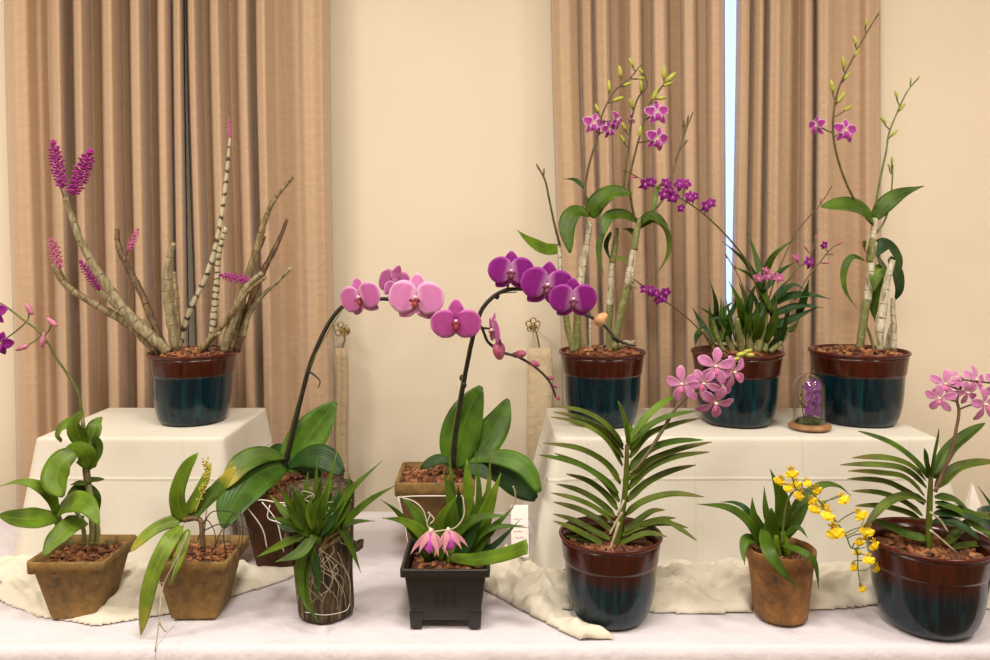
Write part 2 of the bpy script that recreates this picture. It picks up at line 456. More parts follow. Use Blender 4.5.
def onc():
    core = MB()
    for a in (0, 62, 128, -128, -62):
        d = T2(math.radians(a))
        blade(core, [d*.05, d*.28+Vv((0,-.1,0)), d*.5+Vv((0,.02,0))], .12, 'oval', up=Vv((0,-1,0)), th=.02, fold=.1, sub=3, cols=5, wave=.2)
    ball(core, Vv((0,-.12,0)), .10, n=7)
    tube(core, [Vv((0,0,0)), Vv((0,.3,.05))], [.03,.02], 5, 2)
    lip = MB()
    for q in (-1, 1):
        blade(lip, [Vv((0,-.12,-.05)), Vv((q*.10,-.17,-.30)), Vv((q*.32,-.18,-.60)), Vv((q*.46,-.12,-.85))], .46, lambda t: max(.16, sstep(.0,.55,t)*(1-max(0,(t-.7)/.3)**2.5*.75)), up=Vv((0,-1,.2)), th=.02, fold=-.04, cols=9, wave=.20)
    template('onc', (core, ONCB), [('lip', lip, ONCY)])
onc()

# ---------------------------------------------------------------- plant parts
def leaf(root, Y, seq, hw, mat=G2, prof='lance', d=0.0, d0=0.0, up=Vv((0,-.75,.66)), fold=.15, name='leaf', cup=0.0, sub=6, wave=.02, k=1.12):
    mb = MB(); pts = px(Y, seq, d0, d)
    w = hw/F*Y*k
    blade(mb, pts, w, prof, up=up, th=.0007, fold=fold, cup=cup, sub=sub, cols=7, wave=wave)
    return part(name, mb, mat, root)
def cane(root, Y, seq, r, mat=CANEP, name='cane', d0=0, d=0, knots=0, rag=.1, n=10):
    mb = MB(); rs = [q/F*Y for q in (r if isinstance(r, (list, tuple)) else [r])]
    tube(mb, px(Y, seq, d0, d), rs, n, 6, knots=knots, rag=rag)
    return part(name, mb, mat, root)
def nearest(c, p):
    return min(range(len(c)), key=lambda i: (c[i]-p).length)
def spray(root, Y, seq, r, items, mat=STEMG, d0=0.0, d=0.0, name='flower_stem', knots=0, ext=()):
    """items: (x, y, kind, size_px, extra)."""
    mb = MB(); pts = px(Y, seq, d0, d); rs = [q/F*Y for q in (r if isinstance(r, (list, tuple)) else [r])]
    tube(mb, pts, rs, 7, 6, knots=knots, rag=.15)
    for e in ext: tube(mb, px(Y, e, d, d), [rs[-1]*1.1, rs[-1]*.7], 6, 4, rag=.1)
    c = catmull(pts, 6)
    todo = []
    for it in items:
        x, y, kind, s = it[:4]; ex = it[4] if len(it) > 4 else {}
        dd = ex.get('d', 0)
        # distance of the spike where the flower hangs
        flat = [Vv((495+q.x/q.y*F, 245-(q.z-CZ)/q.y*F, 0)) for q in c]
        i = nearest(flat, Vv((x, y, 0)))
        j = max(0, i-int(ex.get('down', 2)))
        pos = P(x, y, c[i].y+dd)
        a = c[j]; mid = (a+pos)/2+Vv((0, .003, -.002+ex.get('sag', 0)))
        pr = ex.get('pr', .7)/F*Y
        back = pos
        if not kind.startswith('bud'):
            back = pos - ex.get('face', Vv((0,-1,0))).normalized()*(.25*s/F*Y)
            mid = (a+back)/2+Vv((0, .004, 0))
        if (a-back).length > .003: tube(mb, [a, mid, back], [pr*1.1, pr], 6, 4)
        todo.append((pos, kind, s, ex, a))
    st = part(name, mb, mat, root)
    for pos, kind, s, ex, a in todo:
        S = s/F*Y
        if kind.startswith('bud'):
            bm_ = {'budg':BUDG, 'budp':BUDP, 'budy':BUDY, 'budpp':BUDPP, 'budd':STEMO}[kind]
            b = MB(); ax = (pos-a)
            if ax.length < .002: ax = Vv((0,0,1))
            if 'ax' in ex: ax = ex['ax']
            ball(b, pos, S*ex.get('fat', .42), S, ax, 10, pinch=.35)
            part('bud', b, bm_, root)
        else:
            put_flower(root, kind, pos, ex.get('face', Vv((0,-1,0))), ex.get('roll', 0), S)
    return st

def chips(root, c, R, z, n=150, s=.008, square=False, name='potting_bark', mound=.006):
    mb = MB(); K = 22
    rings = []
    for i in range(8):
        q = i/7; ring = []
        for k in range(K*2):
            a = 6.28318*k/(K*2)
            rr = R*q
            if square: rr = R*q/max(abs(math.cos(a)), abs(math.sin(a)))
            p = Vv((c.x+rr*math.cos(a), c.y+rr*math.sin(a), z))
            p.z += mound*(1-q*q)+.003*noise.noise(p*80)
            ring.append(mb.add(p, (0, 0, .25)))
        rings.append(ring)
    mb.rings(rings, caps=(True, False))
    for _ in range(n):
        a = random.uniform(0, 6.283); q = math.sqrt(random.random())*.93
        if square: x, y = random.uniform(-.93,.93)*R, random.uniform(-.93,.93)*R; q = max(abs(x), abs(y))/R
        else: x, y = R*q*math.cos(a), R*q*math.sin(a)
        o = Vv((c.x+x, c.y+y, z+mound*(1-q*q)+random.uniform(0, .005)))
        M = Matrix.Rotation(random.uniform(0,6.28), 3, 'Z')@Matrix.Rotation(random.uniform(-.7,.7), 3, 'X')@Matrix.Rotation(random.uniform(-.5,.5), 3, 'Y')
        sx, sy, sz = s*random.uniform(.7,1.7), s*random.uniform(.5,.9), s*random.uniform(.2,.45)
        rn = random.random()
        ids = [mb.add(o+M@Vv((dx*sx*random.uniform(.7,1), dy*sy*random.uniform(.7,1), dz*sz)), (0,0,rn)) for dz in (-1,1) for dx, dy in ((-1,-1),(1,-1),(1,1),(-1,1))]
        for f in ((3,2,1,0),(4,5,6,7),(0,1,5,4),(1,2,6,5),(2,3,7,6),(3,0,4,7)): mb.face(*[ids[k] for k in f])
    o = part(name, mb, BARK, root, smooth=False); o['kind'] = 'stuff'; return o

def glazed_pot(root, R, H, mat, base=.70, step=.69):
    c = root.location.copy(); mb = MB()
    u = .885; k_ = lambda t: lerp(base, u, t)
    pr = [(.0,.0),(base-.05,.0),(base,.012),(k_(.28),.07),(k_(.50),.15),(k_(.74),.28),(k_(.90),.44),(u,step-.03),(u+.004,step-.008),(u+.022,step),(u+.03,step+.02),(.955,.90),(.962,.945),(.93,.945),(.90,.85),(.86,.66),(.0,.66)]
    lathe(mb, c, [(r*R, z*H) for r, z in pr], 64)
    pot = part('pot', mb, mat, root)
    rm = MB()
    q = [(.955,.94),(.985,.955),(1.0,.97),(1.0,.99),(.985,1.0),(.965,1.0),(.95,.99),(.93,.94)]
    lathe(rm, c, [(r*R, z*H) for r, z in q], 64, cap=(False, False))
    part('rim', rm, RIMM, pot)
    return pot

def square_loft(mb, c, secs, rr=.12, n=5, m=0):
    """secs: (half, z); rounded squares"""
    rings = []
    for h, z in secs:
        ring = []; r = max(h*rr, .0002)
        for cx, cy, a0 in ((1,1,0),(-1,1,90),(-1,-1,180),(1,-1,270)):
            for k in range(n+1):
                a = math.radians(a0+90*k/n)
                ring.append(mb.add(c+Vv((cx*(h-r)+r*math.cos(a), cy*(h-r)+r*math.sin(a), z)), (z, 0, 0)))
        rings.append(ring)
    mb.rings(rings, m=m)
def fibre_pot(root, c, h1, h0, H, mat, lip=.006, lipz=.82):
    mb = MB()
    square_loft(mb, c, [(.001,0),(h0*.96,0),(h0,.004),(lerp(h0,h1-lip,lipz-.02),H*(lipz-.02)),(h1-lip*.2,H*lipz),(h1,H*.985),(h1-.001,H),(h1-.007,H),(h1-.010,H*.9),(h1-.014,H*.72),(.001,H*.72)])
    # rough the fibre wall
    for i, v in enumerate(mb.v):
        v += Vv((noise.noise(v*60), noise.noise(v*60+Vv((9,0,0))), .6*noise.noise(v*45+Vv((0,7,0)))))*.0022
    pot = part('pot', mb, mat, root, smooth=True)
    return pot

# ================================================================= SETTING
WY = 2.40
WALL = simple('wall_paint', (.76,.67,.53), .8, var=.02, scale=3, bmp=.03)
CEIL = simple('ceiling_paint', (.80,.76,.68), .9)
FLOORM = simple('floor_carpet', (.20,.13,.08), .9, var=.2, scale=60)
WFR = simple('window_frame_paint', (.75,.74,.70), .5)
mb = MB()
wx0, wx1, wz0, wz1 = .22, 1.12, 1.02, 2.60
for a, b in (((-3,WY,0),(wx0,WY+.15,3)), ((wx1,WY,0),(3,WY+.15,3)), ((wx0,WY,0),(wx1,WY+.15,wz0)), ((wx0,WY,wz1),(wx1,WY+.15,3))): box(mb, a, b)
struct('wall_back', mb, WALL)
for nm, a, b in (('wall_left',(-3.15,-3,0),(-3,WY+.15,3)), ('wall_right',(3,-3,0),(3.15,WY+.15,3)), ('wall_front',(-3,-3.15,0),(3,-3,3))):
    mb = MB(); box(mb, a, b); struct(nm, mb, WALL)
mb = MB(); box(mb, (-3.15,-3.15,-.1), (3.15,WY+.15,0)); struct('floor', mb, FLOORM)
mb = MB(); box(mb, (-3.15,-3.15,3), (3.15,WY+.15,3.1)); struct('ceiling', mb, CEIL)
mb = MB()
for a, b in (((wx0,WY+.04,wz0),(wx0+.04,WY+.10,wz1)), ((wx1-.04,WY+.04,wz0),(wx1,WY+.10,wz1)), ((wx0,WY+.04,wz0),(wx1,WY+.10,wz0+.04)), ((wx0,WY+.04,wz1-.04),(wx1,WY+.10,wz1))): box(mb, a, b)
w1 = struct('window_1', mb, WFR)
gm, nt, b = new_mat('window_glass'); b.inputs['Transmission Weight'].default_value = 1; b.inputs['Roughness'].default_value = 0; b.inputs['IOR'].default_value = 1.1
mb = MB(); box(mb, (wx0+.04,WY+.065,wz0+.04), (wx1-.04,WY+.071,wz1-.04)); struct('pane', mb, gm, w1)

# ---------------------------------------------------------------- curtains
def curtainmat():
    m, nt, b = new_mat('curtain_damask')
    v = coords(nt, (1,.3,1)); n = noise_n(nt, v, 26, 2)
    w = N(nt, 'ShaderNodeTexWave', Scale=9.0, Distortion=14.0, Detail=2.0); w.wave_type = 'RINGS'
    w.inputs['Detail Scale'].default_value = 1.45
    nt.links.new(v, w.inputs['Vector'])
    thr = ramp(nt, w.outputs['Fac'], [(.45, (0,0,0)), (.6, (1,1,1))])
    c = mixc(nt, math_(nt, 'MULTIPLY', thr, .14), (.50,.340,.215), (.60,.425,.285))
    nt.links.new(c, b.inputs['Base Color']); b.inputs['Roughness'].default_value = .55
    b.inputs['Sheen Weight'].default_value = .3
    vf = coords(nt, (600,600,600)); nf = noise_n(nt, vf, 1, 1)
    bump(nt, b, math_(nt, 'ADD', math_(nt, 'MULTIPLY', thr, .6), math_(nt, 'MULTIPLY', nf, .25)), .35, .002)
    return m
CURT = curtainmat()
def curtain(folds, lean, label, amp=.062, Yc=2.355, z1=2.98, seed=0):
    """folds: list of (x_px, depth 0..1) across the cloth at eye height; 1 = ridge nearest the room"""
    mb = MB(); rows = 46; rings = []
    xs = []
    for (a, da), (b, db) in zip(folds, folds[1:]):
        n = max(3, int((b-a)/1.6))
        for k in range(n):
            t = k/n; xs.append((lerp(a, b, t), lerp(da, db, t*t*(3-2*t))))
    xs.append(folds[-1])
    xa, xb = folds[0][0], folds[-1][0]
    for side in (0, 1):
        pass
    for r in range(rows+1):
        z = lerp(.04, z1, r/rows); row = []
        yp = 245-(z-CZ)/Yc*F
        for x, dpt in xs:
            f = (x-xa)/(xb-xa)
            xx = x+lean(yp, f)+1.4*noise.noise(Vv((x*.03+seed, z*1.1, 3)))*math.sin(math.pi*f)
            wz = dpt*(1+.25*noise.noise(Vv((x*.02, z*.9, seed+5))))
            yy = Yc+.03-amp*2*wz; p = Vv(((xx-495)/F*yy, yy, z))
            row.append(mb.add(p))
        rings.append(row)
    nb = len(xs)
    for r in range(rows):
        for k in range(nb-1): mb.face(rings[r][k], rings[r][k+1], rings[r+1][k+1], rings[r+1][k])
    o = solo('curtain', mb, CURT, label, 'curtain', Vv(((lerp(xa,xb,.5)-495)/F*Yc, Yc, 0)), 'beige patterned curtains')
    sm = o.modifiers.new('thickness', 'SOLIDIFY'); sm.thickness = .0025; sm.offset = 0
    return o
lean_l = lambda y, f: sstep(-50, 520, y)*lerp(13, 6, f)
curtain([(4,.0),(8,.7),(14,.9),(24,.85),(38,.5),(48,.25),(53,.9),(58,1),(64,.35),(70,.1),(75,.85),(80,1),(86,.6),(91,.15),(100,.2),(104,.9),(110,1),(117,.6),(122,.1),(129,.1),(132,.9),(138,1),(144,.5),(149,.05),(156,.15),(159,.95),(164,1),(169,.7),(171,.1),(174,.85),(179,1),(184,.1)],
        lean_l, 'beige curtain panel at the far left, with many narrow vertical folds', seed=1)
curtain([(186,.1),(189,.85),(193,.95),(198,.5),(202,.1),(208,.1),(212,.9),(217,1),(223,.5),(230,.2),(236,.25),(240,.85),(245,.9),(250,.3),(254,.1),(257,.85),(263,1),(268,.8),(274,.45),(285,.3),(298,.4),(303,.8),(312,.9),(322,.8),(326,.5),(329,.2)],
        lean_l, 'beige curtain panel behind the pot of bare canes, edge beside the bare wall', seed=2)
lean_r = lambda y, f: sstep(-50, 520, y)*lerp(14, 2, f)
curtain([(551,.2),(554,.55),(560,.8),(568,.8),(576,.5),(580,.1),(583,.6),(590,.7),(595,.15),(597,.9),(605,1),(610,.2),(616,.25),(627,.1),(630,.9),(638,.95),(642,.2),(650,.15),(655,.85),(664,.95),(669,.1),(680,.1),(684,.9),(692,.9),(697,.25),(706,.3),(712,.9),(719,.9),(724.5,.5)],
        lean_r, 'beige curtain panel left of the bright window gap, behind the tall magenta dendrobium', seed=3)
lean_q = lambda y, f: sstep(-50, 420, y)*lerp(-6, 1, f)
curtain([(737,.5),(742,.8),(748,.75),(752,.15),(756,.6),(762,.75),(768,.05),(771,.85),(779,.95),(783,.3),(790,.35),(800,.15),(806,.7),(812,.65),(815,.0),(819,.85),(828,.95),(833,.3),(843,.2),(858,.35),(868,.55),(875,.4),(880,.15)],
        lean_q, 'beige curtain panel right of the bright window gap, beside the right-hand wall', seed=4)

# ---------------------------------------------------------------- tiebacks on hooks
TIE = clothmat('tieback_fabric', (.45,.34,.21), bs=.4, scale=60)
TIE2 = clothmat('pale_tieback_fabric', (.60,.48,.32), bs=.4, scale=60)
for hx, hy, x0, x1, yb, mt, lab, hlab in ((341,329,335,348,500,TIE,'brown fabric curtain tieback hanging by the left curtain edge','brass flower-shaped hook beside the left curtain, above the brown tieback'),
                              (533,325,527,552,500,TIE2,'wide pale fabric curtain tieback hanging between bare wall and dendrobium pot','brass flower-shaped hook above the wide pale tieback')):
    Y = 2.33; mb = MB(); c = P(hx, hy, Y); r = .011
    for k in range(5):
        a = 6.283*k/5+.3; q = c+Vv((math.cos(a)*r*1.2, -.004, math.sin(a)*r*1.2)); loop = []
        for j in range(10):
            e = 6.283*j/10; loop.append(q+Vv((math.cos(e)*r*.75, .002*math.sin(e*2), math.sin(e)*r*.75)))
        tube(mb, loop+[loop[0]], .0022, 6, 2)
    ball(mb, c, .006)
    tube(mb, [c, c+Vv((.004,.02,-.01)), Vv((c.x+.003, WY, c.z-.012))], .003, 6, 3)
    ball(mb, Vv((c.x+.003, WY-.003, c.z-.012)), .012, .004, Vv((0,1,0)))
    tube(mb, [c+Vv((.003,0,-.008)), P(hx+4, hy+10, Y), P((x0+x1)/2, 349, Y)], .0028, 6, 4)
    solo('curtain_hook', mb, BRASS, hlab, 'hook', c, 'flower-shaped curtain hooks')
    mb = MB(); ring = []
    Yb = Y
    for k in range(17):
        z = lerp(P(0, 348, Yb).z, P(0, yb, Yb).z, k/16); row = []
        sh = (.004*math.sin(k*.5)) ; nar = 1-(.5*sstep(.55,1,k/16) if hx > 500 else .1*k/16)
        xa, xb_ = (x0-495)/F*Yb, (x1-495)/F*Yb
        xc = (xa+xb_)/2+sh*.5+(.0 if hx > 500 else .004*k/16); hw_ = (xb_-xa)/2*nar
        for (u, dy) in ((-1,0),(-.9,-.010),(-.3,-.013),(.0,-.009),(.08,-.013),(.9,-.010),(1,0),(.9,.008),(0,.008),(-.9,.008)):
            row.append(mb.add((xc+u*hw_, Yb+dy+.002*noise.noise(Vv((u*3, k*.7, 1))), z)))
        ring.append(row)
    mb.rings(ring)
    solo('curtain_tieback', mb, mt, lab, 'tieback', P((x0+x1)/2, yb, Yb), 'fabric curtain tiebacks')

# ---------------------------------------------------------------- tables under cloths
TCL = clothmat('tablecloth_white', (.655,.61,.66), bs=.9, scale=11)
def tablecloth(x0, x1, label, zoff=0.0):
    mb = MB(); y0, y1 = 1.425, 2.14
    nx = int((x1-x0)/.02); path = []
    # profile from the floor at the front, over the top, down the back
    for k in range(9): path.append((y0-.012-.006*(1-k/8), lerp(.03, TT-.02, k/8), 1-k/8))
    for a in (20, 45, 70): path.append((y0-.012+.016*(1-math.cos(math.radians(a))), TT-.02+.02*math.sin(math.radians(a)), 0))
    for k in range(45): path.append((lerp(y0+.006, y1-.006, k/44), TT, 0))
    path += [(y1+.006, TT-.01, 0), (y1+.01, TT-.3, .5), (y1+.012, .03, 1)]
    rows = []
    for i in range(nx+1):
        x = lerp(x0, x1, i/nx); row = []
        for (y, z, h) in path:
            p = Vv((x, y, z+zoff))
            if z >= TT-.0001:
                p.z += .0022*noise.noise(Vv((x*5, y*9, 2)))+.0012*noise.noise(Vv((x*17, y*21, 5)))-.0015
            else: p.y += (.012*h*math.sin(x*22+2*noise.noise(Vv((x*3,0,0)))))*(1 if y < 1.6 else -.3)
            row.append(mb.add(p))
        rows.append(row)
    for a, b in zip(rows, rows[1:]):
        for k in range(len(a)-1): mb.face(a[k], b[k], b[k+1], a[k+1])
    o = solo('tablecloth', mb, TCL, label, 'tablecloth', Vv(((x0+x1)/2, 1.78, 0)), 'white tablecloths')
    return o
tablecloth(-2.30, -.6004, 'white tablecloth on the left table, left of the seam under the fibre pots')
tablecloth(-.5998, 1.95, 'white tablecloth on the long right table, carrying most of the orchid pots')

# ---------------------------------------------------------------- cloth-covered risers
RCL = clothmat('riser_cloth', (.66,.62,.545), bs=.25, scale=8)
def creases(m):
    nt = m.node_tree; b = nt.nodes['Principled BSDF']; old = b.inputs['Normal'].links[0].from_node
    tc = nt.nodes.new('ShaderNodeTexCoord'); sp = nt.nodes.new('ShaderNodeSeparateXYZ'); nt.links.new(tc.outputs['Object'], sp.inputs[0])
    hs = []
    for ax, per, off in ((0, .24, .12), (2, .19, .19)):
        f = math_(nt, 'FRACT', math_(nt, 'ADD', math_(nt, 'DIVIDE', sp.outputs[ax], per), off/per+20.5))
        d = math_(nt, 'MULTIPLY', math_(nt, 'ABSOLUTE', math_(nt, 'SUBTRACT', f, .5)), per)
        hs.append(math_(nt, 'MAXIMUM', math_(nt, 'SUBTRACT', 1.0, math_(nt, 'DIVIDE', d, .005)), 0.0))
    bp = N(nt, 'ShaderNodeBump', Strength=.5, Distance=.0025); nt.links.new(math_(nt, 'ADD', hs[0], hs[1]), bp.inputs['Height'])
    nt.links.new(old.outputs[0], bp.inputs['Normal']); nt.links.new(bp.outputs[0], b.inputs['Normal'])
creases(RCL)
def riser(x0, x1, y0, y1, label, flare, seed):
    mb = MB(); R = .018; z1 = TR; z0 = TT+.002
    cx, cy = (x0+x1)/2, (y0+y1)/2
    per = []
    def side(ax, ay, bx, by, n): return [(lerp(ax,bx,k/n), lerp(ay,by,k/n)) for k in range(n)]
    nX = int((x1-x0)/.012); nY = int((y1-y0)/.012)
    per = side(x0,y0,x1,y0,nX)+side(x1,y0,x1,y1,nY)+side(x1,y1,x0,y1,nX)+side(x0,y1,x0,y0,nY)
    n = len(per); rings = []
    def outn(x, y):
        nx = -1 if abs(x-x0) < 1e-6 else (1 if abs(x-x1) < 1e-6 else 0)
        ny = -1 if abs(y-y0) < 1e-6 else (1 if abs(y-y1) < 1e-6 else 0)
        v = Vv((nx, ny, 0)); return v.normalized() if v.length else v
    # smooth the outward directions so corners flare as cones
    ns = [outn(*p) for p in per]
    for _ in range(6): ns = [(ns[i-1]+ns[i]*2+ns[(i+1)%n]).normalized() for i in range(n)]
    for q in (0, .25, .5, .75, .9, .97):
        ring = [mb.add((lerp(cx, x, q), lerp(cy, y, q), z1+.002*noise.noise(Vv((x*6*q, y*6*q, seed))))) for x, y in per]; rings.append(ring)
    for a in (30, 60, 90):
        s = math.sin(math.radians(a)); c = 1-math.cos(math.radians(a))
        rings.append([mb.add(Vv((x, y, z1-R*.5*c))+ns[i]*(.006*s)) for i, (x, y) in enumerate(per)])
    for k in range(1, 25):
        t = k/24; ring = []
        for i, (x, y) in enumerate(per):
            corner = abs(ns[i].x*ns[i].y)*2
            f = noise.noise(Vv((x*7+seed, y*7, t*.8)))*.6+.35*math.sin((x*17+y*15)+3*noise.noise(Vv((x*3,y*3,seed))))
            o = ns[i]*(.006+t*(flare(ns[i], x, y))+t*.012*f+corner*.035*t)
            z = lerp(z1-R*.5, z0, t)
            ring.append(mb.add(Vv((x, y, z))+o))
        rings.append(ring)
    mb.rings(rings, caps=(True, False))
    return solo('cloth_covered_riser', mb, RCL, label, 'riser', Vv((cx, cy, TT)), 'cloth-covered risers')
riser(-1.02, -.61, 1.79, 2.115, 'cloth-covered riser at left, under the pot of bare canes', lambda n, x, y: .012 if n.x < -.3 else (.02 if n.x > .3 else .015), 3)
riser(.14, .985, 1.79, 2.115, 'long cloth-covered riser at right carrying three glazed pots', lambda n, x, y: .04 if n.x < -.3 else (.04 if n.x > .3 else .015), 8)

# ---------------------------------------------------------------- bunched voile on the table
VOI = clothmat('cream_voile', (.82,.76,.64), trans=.2, bs=.7, scale=22)
POTS = []     # (x, y, r) pots that press the voile flat; filled before building it
def potspot(xp, Y, r): POTS.append(((xp-495)/F*Y, Y, r))
def seg_d(p, a, b):
    ab = b-a; t = max(0, min(1, (p-a).dot(ab)/ab.length_squared)); return (p-(a+ab*t)).length, t
def table_pt(xp, yp):
    Y = .71*F/(yp-245); return Vv(((xp-495)/F*Y, Y, 0))
def voile(spines, bbox, label, seed):
    (xa, ya), (xb, yb) = bbox
    step = .0042; nx = int((xb-xa)/step); ny = int((yb-ya)/step); mb = MB(); g = {}
    H = [[0]*(ny+1) for _ in range(nx+1)]
    SP = []
    for sp in spines:
        pts = [(table_pt(x, y), w/1000, h/1000) for x, y, w, h in sp]; SP.append(pts)
    for i in range(nx+1):
        for j in range(ny+1):
            p = Vv((xa+i*step, ya+j*step, 0)); best = 0
            for pts in SP:
                for (a, wa, ha), (b, wb, hb) in zip(pts, pts[1:]):
                    dist, t = seg_d(p, a, b); w = lerp(wa, wb, t); h = lerp(ha, hb, t)
                    w *= 1+.35*noise.noise(Vv((p.x*6, p.y*6, seed)))
                    if dist < w:
                        q = dist/w; d = (b-a).normalized(); nrm = Vv((-d.y, d.x, 0))
                        s = (p-a).dot(nrm); l = (p-a).dot(d)
                        al = Vv((p.x*4, p.y*4, seed*1.3))
                        wp = 1.6*noise.noise(al*1.6); cr = 1-abs(noise.noise(Vv((l*5+seed, s*30+wp*2+l*4, seed))))*2.4
                        cr2 = 1-abs(noise.noise(Vv((p.x*20+wp, p.y*34-p.x*14, seed+4))))*2.4
                        v = (1-q**2.2)*h*(.22+.50*max(0, cr)+.28*max(0, cr2))
                        best = max(best, v+.0022)
            if best > 0:
                for (cx, cy, r) in POTS:
                    dd = math.hypot(p.x-cx, p.y-cy)
                    if dd < r+.03: best = min(best, max(0, .0015+(dd-r)*1.1)) if dd > r-.004 else 0
            H[i][j] = best
    for i in range(nx):
        for j in range(ny):
            c = [(i,j),(i+1,j),(i+1,j+1),(i,j+1)]
            if all(H[a][b] > 0 for a, b in c):
                ids = []
                for a, b in c:
                    if (a, b) not in g:
                        edge = 0
                        g[(a, b)] = mb.add((xa+a*step, ya+b*step, TT+.0015+H[a][b]))
                    ids.append(g[(a, b)])
                mb.face(*ids)
    # hem: pull boundary vertices down to the table
    from collections import Counter
    ec = Counter()
    for f in mb.f:
        for k in range(4):
            e = (f[k], f[(k+1)%4]); ec[tuple(sorted(e))] += 1
    for (a, b), n in ec.items():
        if n == 1:
            for v in (a, b): mb.v[v].z = TT-.0012
    o = solo('voile_drape', mb, VOI, label, 'cloth', Vv((lerp(xa,xb,.5), lerp(ya,yb,.5), TT)), 'crumpled cream voile')
    sm = o.modifiers.new('s', 'SMOOTH'); sm.iterations = 4; sm.factor = .5
    sm2 = o.modifiers.new('thickness', 'SOLIDIFY'); sm2.thickness = .0008; sm2.offset = 1
for a in ((83,1.575,.045), (200,1.575,.045), (322,1.545,.058), (608,1.53,.066), (781,1.53,.051), (928,1.50,.077), (277,1.80,.075), (445,1.535,.078), (438,1.84,.07)): potspot(*a)
voile([[(-60,572,60,30),(20,572,62,34),(80,585,95,42),(140,590,105,46),(200,590,100,50),(255,572,85,46),(300,560,50,26)], [(20,590,50,24),(60,606,55,24),(110,612,58,24),(170,604,50,20)]],
      ((-1.35,1.44),(-.40,1.80)), 'crumpled cream voile around the fibre pots at the left', 2)
voile([[(500,548,40,44),(510,575,60,54),(545,596,75,52),(610,590,90,46),(680,590,110,52),(740,590,115,56),(790,588,105,46),(850,586,90,48),(940,592,80,36),(1010,592,60,30)],
       [(496,585,34,24),(535,608,38,30),(580,630,30,28),(608,643,22,20),(630,650,17,16)]],
      ((-.06,1.437),(1.02,1.80)), 'crumpled cream voile trailing around the central and right pots', 5)

# ================================================================= PLANTS
OF = Vv((0,-1,.1))
# ---- A: bare canes with magenta spikes on the left riser
def flower_spike(root, Y, base, tip, hw, mat, d=0):
    mb = MB(); a = P(*base, Y); b = P(*tip, Y+d); ax = (b-a); L = ax.length; W = hw/F*Y
    tube(mb, [a, (a+b)/2, b], [W*.25, W*.2, W*.08], 6, 3)
    q = ax.normalized().to_track_quat('Z', 'Y').to_matrix()
    n = int(L/.0017)
    for i in range(n):
        t = (i+.5)/n; an = i*2.4; env = (math.sin(math.pi*min(1, t*.9+.12))**.6)*.78+.12
        if t > .88: env *= .8
        dr = q@Vv((math.cos(an), math.sin(an), .35 if t < .85 else 1.2)).normalized()
        p0 = a.lerp(b, t); p1 = p0+dr*W*env*random.uniform(.8,1.12)
        tube(mb, [p0, p1], [W*.07, W*.13], 5, 1)
        for k in range(4):
            e = an+k*1.57; side = q@Vv((math.cos(e), math.sin(e), .4))
            ball(mb, p1+side*W*.13, W*.12, W*.17, side+dr, 5)
    return part('flower_spike', mb, mat, root)
def bare_canes():
    Y = 1.955; R = .105; root = thing('potted_orchid', 'glazed pot of bare leafless canes tipped with magenta flower spikes', 'potted plant', Vv(((193-495)/F*Y, Y, TR+.003)), 'potted orchids')
    glazed_pot(root, R, .168, GLZB, .72); chips(root, root.location, R*.90, root.location.z+.168*.93, 150, mound=.012)
    for seq, r, mt, d in [
        ([(168,352),(151,336),(125,310),(98,272),(81,241),(70,212),(65,198)], [5.2,5,4.4,4,3.2,2.6], CANEP, -.10),
        ([(160,352),(129,325),(110,313),(91,302),(66,285),(52,264)], [4.4,4,3.6,3,2.4], CANET, -.06),
        ([(164,350),(140,328),(118,308),(99,290)], [4,3.5,2.6], CANEP, .02),
        ([(166,351),(153,322),(140,290),(128,268),(118,245),(117,229)], [3.6,3.4,3.2,2.4], CANEB, .04),
        ([(176,350),(170,315),(167,280),(170,256),(174,243)], [4.6,4.6,4.0,2.2], CANEP, -.04),
        ([(180,350),(178,325),(176,295),(174,272)], [3,2.8,2.2], CANET, .03),
        ([(179,351),(188,315),(203,283),(212,260),(218,235),(223,205),(227,172),(230,137)], [3,2.9,2.7,2.6,2.4,2.2,1.9,1.2], CANEK, .05),
        ([(210,351),(214,315),(217,280),(219,255),(226,226)], [3.4,3,2.6,1.8], CANEK, -.04),
        ([(199,352),(214,335),(230,316),(248,292),(266,277)], [3.6,3,2.4,1.4], CANET, -.06),
        ([(223,352),(231,326),(240,300),(250,284),(262,273)], [4.4,4.4,4,2.4], CANEP, -.05),
        ([(229,352),(238,315),(248,278),(257,248),(268,212),(280,192),(293,177)], [4.2,4.2,4,3.4,2.6,1.6], CANET, .02),
        ([(236,352),(246,315),(258,282),(270,258),(280,238),(287,219)], [4,3.8,3.4,2.6,1.6], CANEB, .05),
        ([(243,338),(250,312),(265,293),(278,281),(291,268)], [2.6,2.4,2,1.5], CANEP, -.02),
        ([(231,350),(240,318),(244,290),(252,264),(264,236)], [3.8,3.8,3.4,2.2], CANEB, .08),
        ([(203,350),(212,338),(220,333)], [2.4,2], CANEP, -.07)]:
        q = [(x, y) for x, y in seq]
        cane(root, Y, q, r, mt, d0=d*.3, d=d, knots=int(len(q)*2.2), rag=.35)
    S = MB()
    for a, b, c in (((65,202),(62,192),(60,186)), ((66,201),(69,196),(73,192)), ((68,284),(63,275),(60,268)), ((99,291),(97,287),(95,284)), ((125,262),(126,256),(128,250))):
        tube(S, px(Y-.03, [a, b, c]), [.0022,.0016], 6, 3)
    part('spike_stalk', S, STEMB, root)
    for b, t, w, m in (((62,188),(53,141),7,SPIK), ((72,195),(91,150),8,SPIK), ((60,269),(51,239),5.5,SPIKL), ((100,290),(80,261),5,SPIK), ((128,251),(138,229),4,SPIKL), ((230,138),(229,119),3.2,SPIKL), ((250,281),(220,275),5,SPIK)):
        flower_spike(root, Y-.03, b, t, w, m)
bare_canes()

